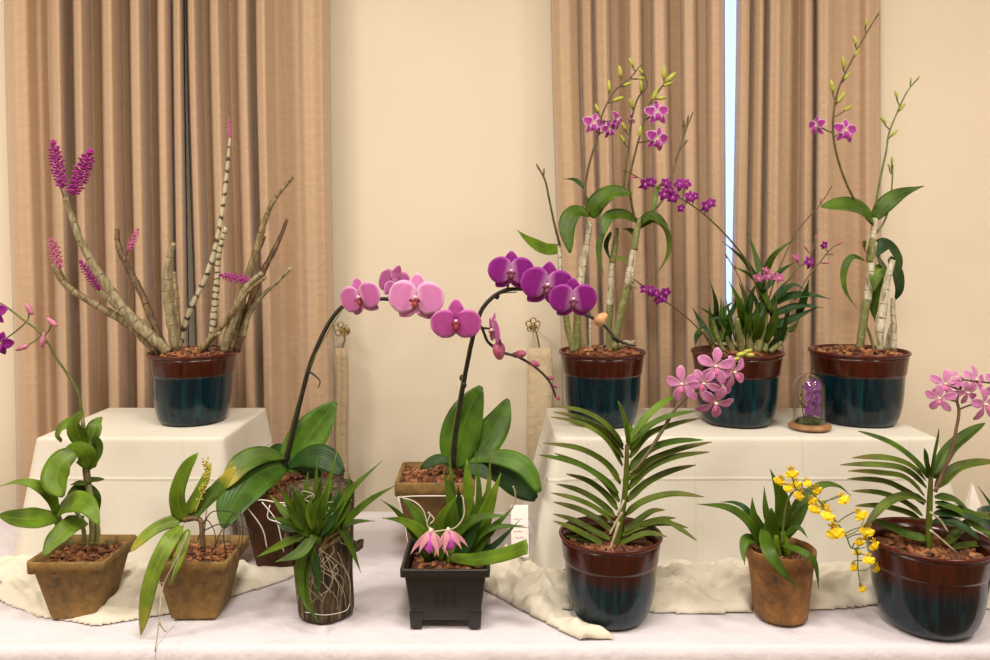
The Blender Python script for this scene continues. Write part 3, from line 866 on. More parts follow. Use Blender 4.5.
# ---- I: tall dendrobium, middle glazed pot on riser
def R_(*f): return Vv(f)
def dendro_mid():
    Y = 1.94; root = thing('potted_orchid', 'tall dendrobium with magenta and white flowers, leftmost glazed pot on the right-hand riser', 'potted plant', Vv(((602-495)/F*Y, Y, TR+.003)), 'potted orchids')
    glazed_pot(root, .1045, .172, GLZB, .74); chips(root, root.location, .094, root.location.z+.172*.92, 150, mound=.012)
    for seq, r, mt, d in [
        ([(576,352),(577,319),(579,288)], [3.6,3.8], CANEG, 0), ([(579,290),(583,262),(587,243),(590,222)], [4.2,3.8,3.2,2.4], CANEW, 0),
        ([(574,352),(568,330),(565,310)], [3.4,3], CANEG, -.03), ([(565,311),(562,285),(560,262),(559,246)], [2.6,2.2,1.8], CANEW, -.03),
        ([(609,350),(609,330),(610,305)], [3,3.4], CANEG, .02), ([(610,307),(611,280),(612,262)], [3.4,3.2], CANEW, .02), ([(612,263),(614,252),(616,238),(617,228)], [3.3,3,1.8], CANEG, .02),
        ([(614,350),(618,325),(624,300),(630,280)], [3,3.8,4.2], CANEG, -.01), ([(628,285),(632,262),(634,248)], [4.4,3.4], CANEW, -.01), ([(634,250),(636,235),(640,218)], [3.6,3.6,2], CANEG, -.01),
        ([(590,350),(590,335),(590,318)], [1.5,1.2], CANEW, .03), ([(583,350),(580,335),(578,322)], [2.2,1.6], CANEG, .03)]:
        cane(root, Y, seq, r, mt, d0=d, d=d, knots=4)
    rt = MB()
    for k in range(9):
        a = P(630, 276, Y-.012); tube(rt, [a+R_(random.uniform(-.01,.01),-.004,.008), a+R_(random.uniform(-.015,.015),-.012,-.01), a+R_(random.uniform(-.02,.02),-.008,-.03)], [.0012,.0006], 5, 3)
    part('root', rt, ROOTP, root); rt = MB()
    for k in range(10):
        a = P(624+random.uniform(-8,8), 346, Y-.05); tube(rt, [a, a+R_(random.uniform(-.02,.02),-.01,.014), a+R_(random.uniform(-.035,.04),-.02,.004)], [.0016,.0009], 5, 3)
    part('root', rt, ROOTP, root)
    for seq, hw, mt, pf, d in [
        ([(560,248),(546,250),(530,242),(517,230)], 8, G1, 'lance', -.05),
        ([(590,215),(576,212),(567,226),(570,253)], 8, G2, 'oval', -.05),
        ([(591,217),(598,203),(614,193),(632,194)], 10, G2, 'oval', -.04),
        ([(590,212),(587,202),(585,193)], 3.5, G2, 'lance', .02),
        ([(584,188),(575,180),(564,179)], 2.6, G3, 'lance', .03),
        ([(638,222),(624,215),(608,218),(603,236)], 6.5, G2, 'oval', -.05),
        ([(605,228),(599,246),(600,262),(604,276)], 2.8, G2, 'lance', -.02),
        ([(611,232),(606,246),(611,262)], 2.4, G3, 'lance', .02),
        ([(638,224),(652,216),(668,226)], 5, G2, 'oval', -.03),
        ([(640,228),(654,221),(667,232),(668,254),(655,277)], 3, G4, 'lance', .0),
        ([(636,236),(630,230),(622,229)], 3, G2, 'lance', .03),
        ([(616,258),(624,260),(628,266)], 2.6, G4, 'lance', -.02),
        ([(653,212),(656,196),(660,186),(672,176)], 2.4, G4, 'lance', .05)]:
        leaf(root, Y, seq, hw, mt, pf, d=d, fold=.2)
    spray(root, Y, [(560,246),(554,222),(549,198),(545,180),(537,165)], [1.3,.9], [(544,170,'budd',2), (537,165,'budd',2)], STEMO, -.03, -.05)
    spray(root, Y, [(589,215),(585,192),(589,165),(598,135),(602,115),(614,92),(630,78),(641,65)], [1.3,1.2,.9,.6], [
        (594,124,'dendro',12,{'roll':8}), (609,129,'dendro',10,{'face':R_(.5,-.8,-.2),'roll':-20}), (617,120,'dendro',10,{'face':R_(.7,-.7,0),'roll':30}),
        (609,86,'budg',6), (620,71,'budg',6), (631,62,'budg',5), (628,84,'budg',5), (597,108,'budg',5), (618,99,'budg',6), (641,78,'budg',4)], STEMO, 0, -.05)
    spray(root, Y, [(623,192),(626,165),(629,145),(632,118),(638,98),(647,86),(644,72)], [1.3,1.1,.8], [
        (631,119,'dendro',8,{'face':R_(.9,-.4,.1)}), (631,103,'budg',6), (640,70,'budg',5), (641,86,'budg',6), (623,125,'budg',6), (622,138,'budg',5)], STEMO, 0, 0)
    spray(root, Y, [(635,220),(631,200),(629,183),(634,158),(640,135),(648,107),(658,92),(667,80)], [1.3,1.1,.8], [
        (657,113,'dendro',13,{'roll':-4}), (657,139,'dendro',13,{'roll':12,'face':R_(.2,-1,-.2)}), (655,94,'budg',7), (662,98,'budg',5), (664,72,'budg',7), (671,77,'budg',7), (668,84,'budg',5), (640,131,'budg',6)], STEMO, 0, -.04)
    spray(root, Y, [(638,222),(652,212),(667,193),(675,165),(683,138),(693,112)], [1.3,1,.7], [(684,124,'budd',4), (686,142,'budd',3), (688,118,'budd',3)], STEMO, 0, .04)
dendro_mid()

# ---- K: right dendrobium on riser
def dendro_right():
    Y = 1.95; root = thing('potted_orchid', 'tall dendrobium with two broad green leaves in the rightmost glazed pot on riser', 'potted plant', Vv(((858.5-495)/F*Y, Y, TR+.003)), 'potted orchids')
    glazed_pot(root, .1155, .172, GLZB, .72); chips(root, root.location, .104, root.location.z+.172*.92, 170, mound=.012)
    for seq, r, mt, d in [
        ([(859,350),(863,325),(867,300)], [3.6,4], CANEG, 0), ([(867,302),(870,280),(872,255),(874,242)], [4,3.8,3.4], CANEW, 0), ([(870,262),(872,248),(873,238)], [4,4.4,3], CANEG, 0), ([(873,242),(874,228),(875,218)], [3,2.8], CANEW, 0),
        ([(880,350),(880,330),(882,314),(886,285),(893,260)], [3.4,4.2,4.2,3.4,2.6], CANEW, -.03),
        ([(893,350),(894,330),(893,312),(893,298)], [3.4,2.8,2.2], CANEW, .0), ([(887,350),(889,335),(893,322)], [2.6,1.6], CANEW, .02), ([(874,350),(870,335),(866,325)], [1.6,1.2], CANEG, .03)]:
        cane(root, Y, seq, r, mt, d0=d, d=d, knots=5)
    for seq, hw, mt, pf, d in [
        ([(874,222),(862,210),(845,205),(821,207)], 10, G2, 'oval', -.04),
        ([(875,218),(884,206),(900,194),(924,186)], 8, G2, 'lance', -.02),
        ([(864,260),(852,257),(844,270),(845,290),(857,309)], 3.2, G2, 'lance', -.02),
        ([(866,252),(863,246),(866,241)], 5, G2, 'oval', -.03),
        ([(872,256),(885,244),(897,256),(900,272)], 7, G3, 'oval', .02),
        ([(876,254),(880,262),(886,266)], 9, G3, 'oval', .03),
        ([(889,258),(897,275),(899,290),(894,302)], 8, G3, 'lance', .03),
        ([(880,270),(878,290),(874,308),(875,322)], 8, G2, 'lance', .02),
        ([(882,266),(876,276),(874,292)], 7, G1, 'lance', -.02)]:
        leaf(root, Y, seq, hw, mt, pf, d=d, fold=.15)
    spray(root, Y, [(873,225),(862,212),(847,185),(836,152),(833,123),(838,90),(853,58),(866,34),(880,11)], [1.3,1.2,1,.6], [
        (845,131,'dendro',13,{'roll':6,'down':1}), (817,126,'dendro',11,{'face':R_(-.95,-.4,0),'down':1}),
        (855,40,'budg',5), (843,62,'budg',6), (857,52,'budg',5), (847,76,'budg',5), (832,86,'budg',7), (841,97,'budg',7), (848,108,'budg',5), (866,22,'budg',4), (880,12,'budg',2)], STEMO, 0, -.05)
    spray(root, Y, [(875,208),(880,180),(886,152),(889,133),(897,113),(907,92),(919,77)], [1.2,.9,.6], [
        (883,120,'budg',5), (894,133,'budg',5), (902,107,'budg',5), (896,94,'budg',4), (911,80,'budg',3), (919,77,'budg',2)], STEMG, 0, .03)
    spray(root, Y, [(873,238),(885,220),(891,195),(893,165)], [1.1,.7], [(892,160,'budg',4), (889,166,'budg',3)], STEMG, 0, .03)
dendro_right()

# ---- J: bushy narrow-leaved orchid
def bushy():
    Y = 1.94; root = thing('potted_orchid', 'bushy narrow-leaved orchid with arching purple sprays in middle glazed pot on riser', 'potted plant', Vv(((737-495)/F*Y, Y, TR+.003)), 'potted orchids')
    glazed_pot(root, .1095, .172, GLZB, .72); chips(root, root.location, .098, root.location.z+.172*.88, 110, mound=.012)
    for seq, r, mt in [([(733,352),(728,338),(722,322)], [3,3.4,2], CANEG), ([(742,352),(739,335),(737,318)], [3.4,4,2.4], CANEG), ([(750,352),(748,332),(745,312)], [3.6,4.2,2.6], CANEG), ([(757,352),(761,332),(766,310)], [4,5,3], CANEG), ([(764,352),(768,335),(772,318)], [3,3.4,2], CANEG), ([(724,352),(717,335),(713,318)], [2.4,2.6,1.6], CANEG), ([(715,352),(708,338),(702,330)], [2,1.8], CANEG), ([(770,352),(782,340),(788,328)], [2.6,2.2], CANEG)]:
        cane(root, Y, seq, r, mt, knots=3, d=random.uniform(-.05,.05))
    L = [([(762,300),(759,270),(748,232)],4), ([(764,292),(745,262),(722,241)],3.5), ([(772,312),(755,280),(731,265)],4), ([(716,325),(715,302),(710,281)],3.6), ([(742,325),(738,302),(729,281)],4.4),
         ([(750,320),(744,295),(738,280)],3), ([(712,345),(703,327),(692,307)],4), ([(722,335),(712,316),(697,306)],2.6), ([(704,328),(697,336),(695,347)],3.4), ([(760,290),(772,258),(797,237)],3.6),
         ([(765,290),(780,272),(795,262)],3), ([(768,312),(779,292),(793,275)],3), ([(798,315),(804,298),(809,279)],4), ([(768,306),(788,297),(810,295),(831,299)],5), ([(770,316),(798,306),(824,308)],4.4),
         ([(762,330),(790,320),(818,307)],5), ([(771,322),(779,338),(784,351)],4), ([(768,350),(783,333),(795,331)],3), ([(728,330),(718,318),(708,322)],2.6), ([(726,322),(735,305),(733,297)],2.6),
         ([(752,325),(765,300),(762,285)],5), ([(735,330),(742,312),(741,296)],3.5), ([(745,325),(750,300),(756,283)],4.5), ([(738,332),(752,318),(772,312)],5), ([(730,335),(724,312),(735,300)],3), ([(770,325),(790,330),(800,318)],4), ([(756,330),(746,308),(752,290)],4.5),
         ([(760,318),(754,298),(745,286)],3.4), ([(775,300),(792,285),(806,290)],3.2)]
    for s, hw in L:
        leaf(root, Y, s, hw, random.choice([G3, G3, G2]), 'grass', d=random.uniform(-.07,.07), d0=random.uniform(-.02,.02), fold=.25)
    for _ in range(22):
        x = random.uniform(708, 782); t = x+(x-745)*random.uniform(.1,.5)+random.uniform(-10,10)
        leaf(root, Y, [(x, 342), ((x+t)/2+random.uniform(-3,3), 325), (t, random.uniform(292, 312))], random.uniform(2.4,4), random.choice([G3, G2]), 'grass', d=random.uniform(-.09,.06), fold=.25)
    f = lambda x, y, s=6, k='small', **e: (x, y, k, s, {'face':R_(random.uniform(-.4,.4),-1,random.uniform(-.4,.2)), 'roll':random.uniform(-30,30), 'pr':.5, 'down':1, **e})
    spray(root, Y, [(716,345),(700,330),(685,316),(668,303),(655,293),(645,287),(634,279)], [.8,.7,.6], [f(644,289,5), f(650,290,6), f(656,293,6), f(661,296,6), f(666,292,6), f(658,300,5), f(664,299,5), f(639,283,2.5,'budp')], STEMB, -.04, -.12)
    spray(root, Y, [(760,300),(748,264),(732,242),(715,224),(700,211),(685,201),(668,192),(650,184),(632,174),(622,170)], [1,.9,.7,.5], [f(645,184,7), f(651,182,6), f(666,183,6), f(664,194,7), f(673,197,7), f(680,184,7), f(686,184,6), f(690,197,7), f(695,196,5), f(706,206,7), f(711,203,6), f(681,208,5), f(670,190,5), f(633,177,3,'budp')], STEMO, -.02, -.1)
    spray(root, Y, [(770,312),(785,285),(798,268),(809,260),(818,248),(832,184)][:4]+[(815,240),(817,228)], [.8,.5], [f(809,262,7), f(797,258,5,'smallpink'), f(805,247,2.5,'budp'), f(816,236,3,'budp')], STEMO, 0, .02)
    spray(root, Y, [(795,300),(806,280),(820,262),(832,248),(842,243)], [.8,.5], [f(827,263,3,'budp'), f(832,254,2.5,'budp'), f(824,245,5,'small'), f(841,243,3,'budp')], STEMO, 0, .02)
    spray(root, Y, [(766,310),(775,280),(793,238),(808,218),(820,205),(832,186)], [.8,.5], [f(829,190,2,'budp'), f(821,200,2,'budp')], STEMB, .02, .08)
    spray(root, Y, [(768,305),(767,290),(770,278),(779,276)], [.7,.5], [f(759,278,6,'smallpink'), f(769,276,6,'smallpink'), f(779,278,6,'smallpink'), f(766,270,4,'smallpink')], STEMG, -.04, -.08)
    spray(root, Y, [(748,300),(738,275),(726,255)], [.7,.5], [f(735,266,2,'budp'), f(726,255,2,'budp')], STEMB, 0, .03)
bushy()

# ---- B: leafy dendrobium in square fibre pot, far left
def left_dendro():
    Y = 1.56; c = Vv((-.797, Y-.008, TT+.004)); root = thing('potted_orchid', 'broad-leaved orchid in a square brown fibre pot at far left', 'potted plant', c, 'potted orchids')
    fibre_pot(root, c, .073, .043, .118, FIB); chips(root, c, .062, c.z+.118*.84, 170, .006, True)
    Y = 1.55
    for seq, r, mt in [([(92,545),(93,528),(91,504),(88,482)], [3.2,3.4,3.2,3], CANEG), ([(88,484),(87,476),(86,468)], [3.6,3.4], CANET), ([(86,470),(85,448),(83,425),(82,412)], [2.8,2.4,1.6], CANEG), ([(84,545),(84,532),(80,518),(72,505)], [2,2,1.6], CANEG), ([(97,545),(98,530),(95,515)], [2.4,2], CANEG), ([(60,530),(58,520),(57,512)], [3.4,4,2.4], CANEG), ([(72,545),(64,532),(59,524)], [3,3], CANEG)]:
        cane(root, Y, seq, r, mt, knots=4)
    for seq, hw, mt, pf, d in [
        ([(57,514),(51,496),(36,485),(18,482),(0,486)], 5.5, G1, 'lance', -.06), ([(58,518),(40,519),(20,519),(-2,515)], 10, G1, 'oval', -.08),
        ([(76,452),(62,463),(56,480),(63,497)], 13, G1, 'oval', -.05), ([(76,424),(66,425),(59,433),(61,442)], 6.5, G1, 'oval', .02),
        ([(84,446),(78,434),(77,422),(84,411)], 8, G1, 'oval', -.03), ([(86,446),(93,434),(96,424),(102,417)], 8, G1, 'oval', .02),
        ([(92,468),(85,455),(76,449),(66,448)], 9, G1, 'oval', -.06), ([(86,470),(95,458),(98,446),(94,434)], 7, G2, 'oval', -.02),
        ([(86,482),(95,480),(104,479)], 4, G2, 'oval', .03), ([(86,484),(78,483),(70,485)], 2.6, G2, 'lance', .0),
        ([(57,513),(72,503),(88,506),(99,524)], 10, G1, 'oval', -.08), ([(86,522),(72,526),(56,540),(44,556)], 10, G1, 'oval', -.09),
        ([(68,498),(80,491),(92,498),(98,512)], 8, G2, 'oval', .02), ([(62,524),(75,520),(84,516)], 6, G2, 'oval', .03)]:
        leaf(root, Y, seq, hw, mt, pf, d=d, d0=-.01, fold=.22, wave=.05)
    spray(root, Y, [(82,415),(78,392),(64,369),(55,356),(47,341),(36,329),(21,318),(0,303),(-25,296)], [1.4,1.2,1,.8], [
        (29,309,'budpp',7,{'ax':R_(-.5,0,.8)}), (52,322,'budpp',7,{'ax':R_(-.7,0,.6)}), (22,348,'budpp',7,{'ax':R_(-.8,0,-.3)}), (43,340,'budpp',8,{'ax':R_(.1,0,.8)}),
        (-3,312,'small',13,{'face':R_(-.3,-1,0)}), (0,343,'small',13,{'face':R_(.2,-1,-.2),'roll':20}), (-22,322,'small',13)], STEMG, 0, -.06)
left_dendro()

# ---- C: strap-leaved orchid, second square fibre pot
def strap_orchid():
    Y = 1.56; c = Vv((-.570, Y-.008, TT+.004)); root = thing('potted_orchid', 'square fibre pot with a sprawling yellow-green strap-leaved orchid drooping over its front', 'potted plant', c, 'potted orchids')
    fibre_pot(root, c, .073, .043, .118, FIB); chips(root, c, .062, c.z+.118*.84, 170, .006, True)
    Y = 1.50
    cane(root, Y, [(203,548),(202,532),(200,520),(190,518),(184,520)], [2.6,2.4,3], CANEB)
    for seq, hw, mt, pf, d in [
        ([(183,522),(178,495),(186,470),(198,453)], 8.5, G1, 'strap', -.02), ([(187,514),(198,494),(206,478),(211,463)], 5.5, G5, 'strap', .02),
        ([(180,521),(165,524),(148,534),(130,552)], 6, G5, 'strap', -.03), ([(181,526,-.01),(168,544,-.045),(152,580,-.065),(141,635,-.06)], 8.5, G5, 'strap', 0),
        ([(187,530,-.02),(184,545,-.05),(176,566,-.06),(169,586,-.05)], 5.5, G5, 'strap', 0), ([(186,520),(203,503),(219,488),(236,466)], 8, G6, 'strap', .03), ([(182,522),(188,510),(200,498)], 4, G1, 'lance', .02)]:
        leaf(root, Y, seq, hw, mt, pf, d=d, fold=.2, up=R_(-.15,-.9,.35))
    mb = MB(); ax = catmull(px(Y-.01, [(195,512),(203,492),(207,476),(206,460)]), 8); tube(mb, [ax[0], ax[8], ax[16], ax[-1]], .0012, 5, 4)
    for i in range(70):
        p = ax[random.randrange(4, len(ax))]; v = Vv((random.uniform(-1,1), random.uniform(-1,.4), random.uniform(-.4,1)))*.006
        ball(mb, p+v, .0016, .0024, v, 5)
    part('inflorescence', mb, LEAFY, root)
    mb = MB()
    for s in ([(203,526),(212,512),(232,512),(246,518)], [(226,556),(224,530),(234,514),(240,530),(238,548)], [(204,540),(206,515),(207,510)], [(212,552),(222,530),(230,522)], [(240,555),(243,530),(240,508)], [(205,530),(222,524),(250,530),(252,548)], [(198,540),(205,520),(214,530),(216,548)]):
        tube(mb, px(Y+.04, s), [.0012,.0008], 5, 5)
    part('root', mb, ROOTD, root)
    mb = MB()
    for s in ([(188,532),(178,556),(168,575),(162,590,-.01),(159,622,-.035),(155,652,-.045)], [(163,583),(160,583),(155,582)], [(159,622,-.035),(163,629,-.035),(167,632,-.035)], [(187,535),(178,560),(172,580)]):
        tube(mb, [p for p in px(Y-.06, s)], [.0016,.0009], 6, 5)
    part('aerial_root', mb, ROOTP, root)
strap_orchid()

# ---- D: left phalaenopsis
def phal_left():
    Y = 1.80; c = Vv(((292-495)/F*Y, Y, TT+.003)); root = thing('potted_orchid', 'moth orchid with pale pink flowers on long arching stem, in dark square pot', 'potted plant', c, 'potted orchids')
    fibre_pot(root, c, .100, .062, .175, FIBD); chips(root, c, .086, c.z+.175*.88, 200, .008, True, mound=.015)
    Y = 1.77
    up = R_(0,-.85,.5)
    for seq, hw, mt, pf, d in [
        ([(285,470),(298,452),(316,428),(336,402)], 18, G8, 'oval', .04), ([(288,458),(264,455),(242,464),(224,488)], 10, G6, 'obov', -.10),
        ([(284,464),(256,474),(236,500),(224,528)], 20, G7, 'oval', -.16), ([(287,468),(305,458),(324,458),(343,474)], 11, G3, 'obov', -.06),
        ([(289,464),(278,452),(266,452)], 8, G3, 'oval', .05), ([(284,470),(296,464),(312,470),(322,480)], 8, G3, 'oval', .06)]:
        leaf(root, Y, seq, hw, mt, pf, d=d, fold=.12, up=up, cup=.05)
    mb = MB()
    tube(mb, px(Y, [(277,478),(290,430),(303,385),(318,350),(343,308)], 0, -.02), [.0013], 6, 5); part('support_stake', mb, STEMG, root)
    ca = {'pr':1.1, 'down':2}
    spray(root, Y, [(282,474),(289,448),(297,415),(303,390),(311,362),(324,332),(337,312),(352,302),(378,299),(396,300),(415,302),(432,312),(447,322),(463,326),(480,326),(488,342),(502,352),(518,357),(535,367),(549,381),(556,397)], [2.7,2.6,2.4,2.2,2,1.8,1.6,1.4,1.1], [
        (360,298,'phal_pink',22,{'face':R_(-.35,-1,-.15),'roll':-14,'d':-.03,**ca}), (394,282,'phal_pink',19,{'face':R_(-.7,.75,.1),'roll':-10,'d':.01,**ca}),
        (416,299,'phal_pale',27,{'face':R_(-.12,-1,-.05),'roll':3,'d':-.04,**ca}), (456,322,'phal_deep',24,{'face':R_(.05,-1,-.18),'roll':0,'d':-.04,**ca}),
        (494,331,'phal_pink',20,{'face':R_(-.97,-.25,-.1),'roll':0,'d':-.02,**ca}),
        (499,351,'budp',9,{'ax':R_(.1,0,-1),'fat':.85,'d':-.02}), (517,355,'budd',5,{'fat':.7}), (521,354,'budp',6,{'fat':.8,'d':-.01}), (535,364,'budp',5,{'fat':.8}), (551,378,'budp',3.5,{'fat':.7}), (555,386,'budp',3,{'fat':.7}), (558,398,'budp',3,{'fat':.7})],
        STEMD, 0, -.05, ext=[[(447,322),(437,312),(432,305)]])
    mb = MB(); tube(mb, px(Y-.01, [(307,371),(313,374),(320,381),(318,388)]), [.003,.0018,.001], 7, 4); ball(mb, P(308,371,Y-.01), .005, .006); part('bract', mb, STEMD, root)
    mb = MB()
    for s in ([(244,502),(262,500),(285,503),(335,502)], [(246,506),(262,528),(267,548)], [(262,502),(276,520),(281,538),(284,552)], [(270,505),(268,518),(282,525),(292,545)], [(275,503),(300,508),(320,502)]):
        tube(mb, px(1.665, s), .0013, 6, 5)
    part('hanger_wire', mb, WIREW, root)
phal_left()

# ---- F: second phalaenopsis, purple
def phal_mid():
    Y = 1.84; c = Vv(((437-495)/F*Y, Y, TT+.003)); root = thing('potted_orchid', 'moth orchid with three deep purple flowers, in brown square fibre pot behind black pot', 'potted plant', c, 'potted orchids')
    fibre_pot(root, c, .089, .058, .185, FIB, lipz=.84); chips(root, c, .077, c.z+.185*.92, 190, .007, True, mound=.012)
    Y = 1.80; up = R_(0,-.85,.5)
    for seq, hw, mt, pf, d in [
        ([(454,468),(458,444),(467,415),(481,386)], 18, G8, 'oval', .03), ([(462,468),(478,450),(497,425),(508,399)], 15, G8, 'oval', .06),
        ([(466,462),(495,457),(523,466),(540,492)], 8.5, G8, 'obov', -.06), ([(472,464),(498,472),(520,486),(536,499)], 12, G3, 'obov', .0),
        ([(456,464),(440,459),(421,468)], 5, G3, 'obov', .0), ([(462,466),(480,470),(492,480)], 7, G3, 'oval', -.04)]:
        leaf(root, Y, seq, hw, mt, pf, d=d, fold=.12, up=up, cup=.05)
    mb = MB(); tube(mb, px(Y-.01, [(447,478),(450,450),(460,390),(472,335),(479,312),(497,295),(517,292)], 0, -.03), [.0012], 6, 5); part('support_stake', mb, STEMG, root)
    ca = {'pr':1.1, 'down':2}
    spray(root, Y, [(453,468),(456,430),(462,392),(469,355),(475,330),(483,308),(499,293),(516,289),(537,292),(560,303),(582,313),(600,322),(612,334),(620,346)], [2.7,2.6,2.4,2.2,2,1.8,1.4], [
        (511,272,'phal_purple',22,{'face':R_(.05,-1,-.05),'roll':2,'d':-.03,**ca}), (547,286,'phal_purple',25,{'face':R_(.10,-1,-.1),'roll':8,'d':-.06,**ca}), (573,300,'phal_purple',22,{'face':R_(.05,-1,-.15),'roll':0,'d':-.09,**ca}),
        (601,319,'budy',8,{'fat':.8,'d':-.03,'ax':R_(.4,0,.4)}), (613,338,'budd',4), (621,346,'budd',4,{'fat':.7}), (630,344,'budd',3)],
        STEMD, 0, -.08, ext=[[(612,336),(624,343),(636,346)]])
    mb = MB()
    for (x, y) in ((464,385),(497,296),(462,378)): ball(mb, P(x, y, Y-.015), .006, .008)
    part('bract', mb, STEMD, root)
    mb = MB()
    for s in ([(398,497),(420,496),(470,496)], [(398,497),(404,520),(408,545)], [(478,498),(474,515),(470,530)]):
        tube(mb, px(1.742, s), .0014, 6, 4)
    part('hanger_wire', mb, WIREW, root)
phal_mid()

# ---- E: orchid mounted on a stump
def mounted():
    Y = 1.545; c = Vv(((322-495)/F*Y, Y, TT+.004)); root = thing('mounted_orchid', 'small orchid with spiky leaves and tangled roots mounted on an upright bark log', 'mounted plant', c)
    mb = MB(); rings = []
    for k in range(25):
        t = k/24; z = c.z+t*.24; r = lerp(.052, .062, t); cx = c.x+lerp(.008, -.004, t); ring = []
        for j in range(40):
            a = 6.28318*j/40; rr = r*(1+.10*noise.noise(Vv((math.cos(a)*4, math.sin(a)*4, t*1.5)))+.05*noise.noise(Vv((math.cos(a)*14, math.sin(a)*14, t*3))))
            ring.append(mb.add((cx+rr*math.cos(a), Y+rr*math.sin(a), z+(.012*noise.noise(Vv((a, 0, 3))) if k == 24 else 0)), (t, j/40, 0)))
        rings.append(ring)
    mb.rings(rings)
    # side knot and torn bark on both flanks
    tube(mb, [P(350,545,Y-.03), P(357,546,Y-.03), P(363,540,Y-.035)], [.012,.010,.003], 8, 4, rag=.5)
    tube(mb, [P(296,520,Y-.04), P(289,545,Y-.045), P(293,565,Y-.04)], [.010,.013,.004], 8, 4, rag=.6)
    part('log', mb, LOG, root)
    Y = 1.475
    for seq, hw, mt in [
        ([(318,545),(324,505),(337,452)],4.5,G1), ([(314,540),(316,500),(317,459)],5,G2), ([(330,530),(350,492),(382,461)],4.5,G2), ([(340,528),(368,502),(398,484)],4.5,G2), ([(332,530),(355,522),(375,521)],3.5,G2),
        ([(333,512),(350,545),(361,573)],4.5,G2), ([(326,535),(345,508),(350,473)],6.5,G2), ([(312,535),(306,500),(308,472)],6.5,G2), ([(308,532),(292,508),(278,483)],5.5,G1), ([(305,528),(285,512),(270,495)],5.5,G1),
        ([(310,535),(290,523),(269,517)],5,G2), ([(305,535),(282,545),(255,558)],5,G1), ([(315,535),(300,553),(275,562)],7,G2), ([(312,545),(303,578),(308,604),(319,623)],7,G2), ([(308,542),(300,572),(303,598),(308,612)],5.5,G2),
        ([(316,535),(322,508),(330,478)],5,G2), ([(322,536),(334,512),(340,488)],6,G3), ([(310,530),(316,508),(325,492)],6,G2), ([(306,530),(302,508),(298,488)],5.5,G2), ([(300,530),(285,528),(276,522)],4.5,G3), ([(320,535),(330,525),(345,500)],5,G3), ([(310,545),(318,575),(318,600)],5,G3), ([(316,530),(310,512),(312,496)],6,G1), ([(312,530),(322,502),(336,482)],6,G2), ([(318,528),(332,505),(344,486)],5.5,G2), ([(308,528),(298,505),(292,484)],5,G2), ([(320,528),(336,512),(356,500)],5,G3), ([(310,525),(318,500),(322,474)],5.5,G2), ([(306,530),(296,520),(284,500)],5,G2)]:
        leaf(root, Y, seq, hw, mt, 'grass', d=random.uniform(-.05,.03), fold=.3, k=1.05)
    for s, r in (([(318,552),(330,532),(345,515)], [3,2.6,1.8]), ([(320,550),(335,540),(350,528)], [2.4,2]), ([(316,550),(318,530),(324,512)], [2.4,2]), ([(322,552),(326,540),(340,530)], [2.6,2])):
        cane(root, Y+.01, s, r, CANET, name='pseudobulb')
    mb = MB(); st = random.getstate()
    def onlog(x, y, e=.004):
        # front surface of the log at that photo column
        Yc = 1.545; xw = (x-495)/F*1.5; dx = max(-.055, min(.055, xw-c.x)); Yf = Yc-math.sqrt(.064**2-dx*dx)*1.0-e
        return P(x, y, Yf)
    for _ in range(18):
        x = random.uniform(306, 338); y = random.uniform(545, 565); pts = [(x, y)]
        dx = random.uniform(-9, 9)
        for k in range(4): x += dx+random.uniform(-11,11); y += random.uniform(6,17); pts.append((max(298, min(350, x)), min(614, y)))
        tube(mb, [onlog(*q) for q in pts], [.0008,.0004], 5, 4)
    for _ in range(14):
        x, y = random.uniform(285,345), random.uniform(495,540); a = [(x, y)]
        for k in range(3): x += random.uniform(-14,14); y += random.uniform(-8,14); a.append((max(288, min(348, x)), y))
        tube(mb, [onlog(*q) for q in a], [.001,.0007], 5, 4)
    part('root', mb, ROOTP, root)
    mb = MB(); tube(mb, [onlog(305,612), onlog(325,615), onlog(345,611), onlog(350,604)], .0006, 6, 4); part('wire', mb, WIREW, root)
    mb = MB(); tube(mb, [onlog(292,505), onlog(320,503), onlog(352,500)], .0006, 6, 4); part('wire', mb, WIREW, root)
mounted()

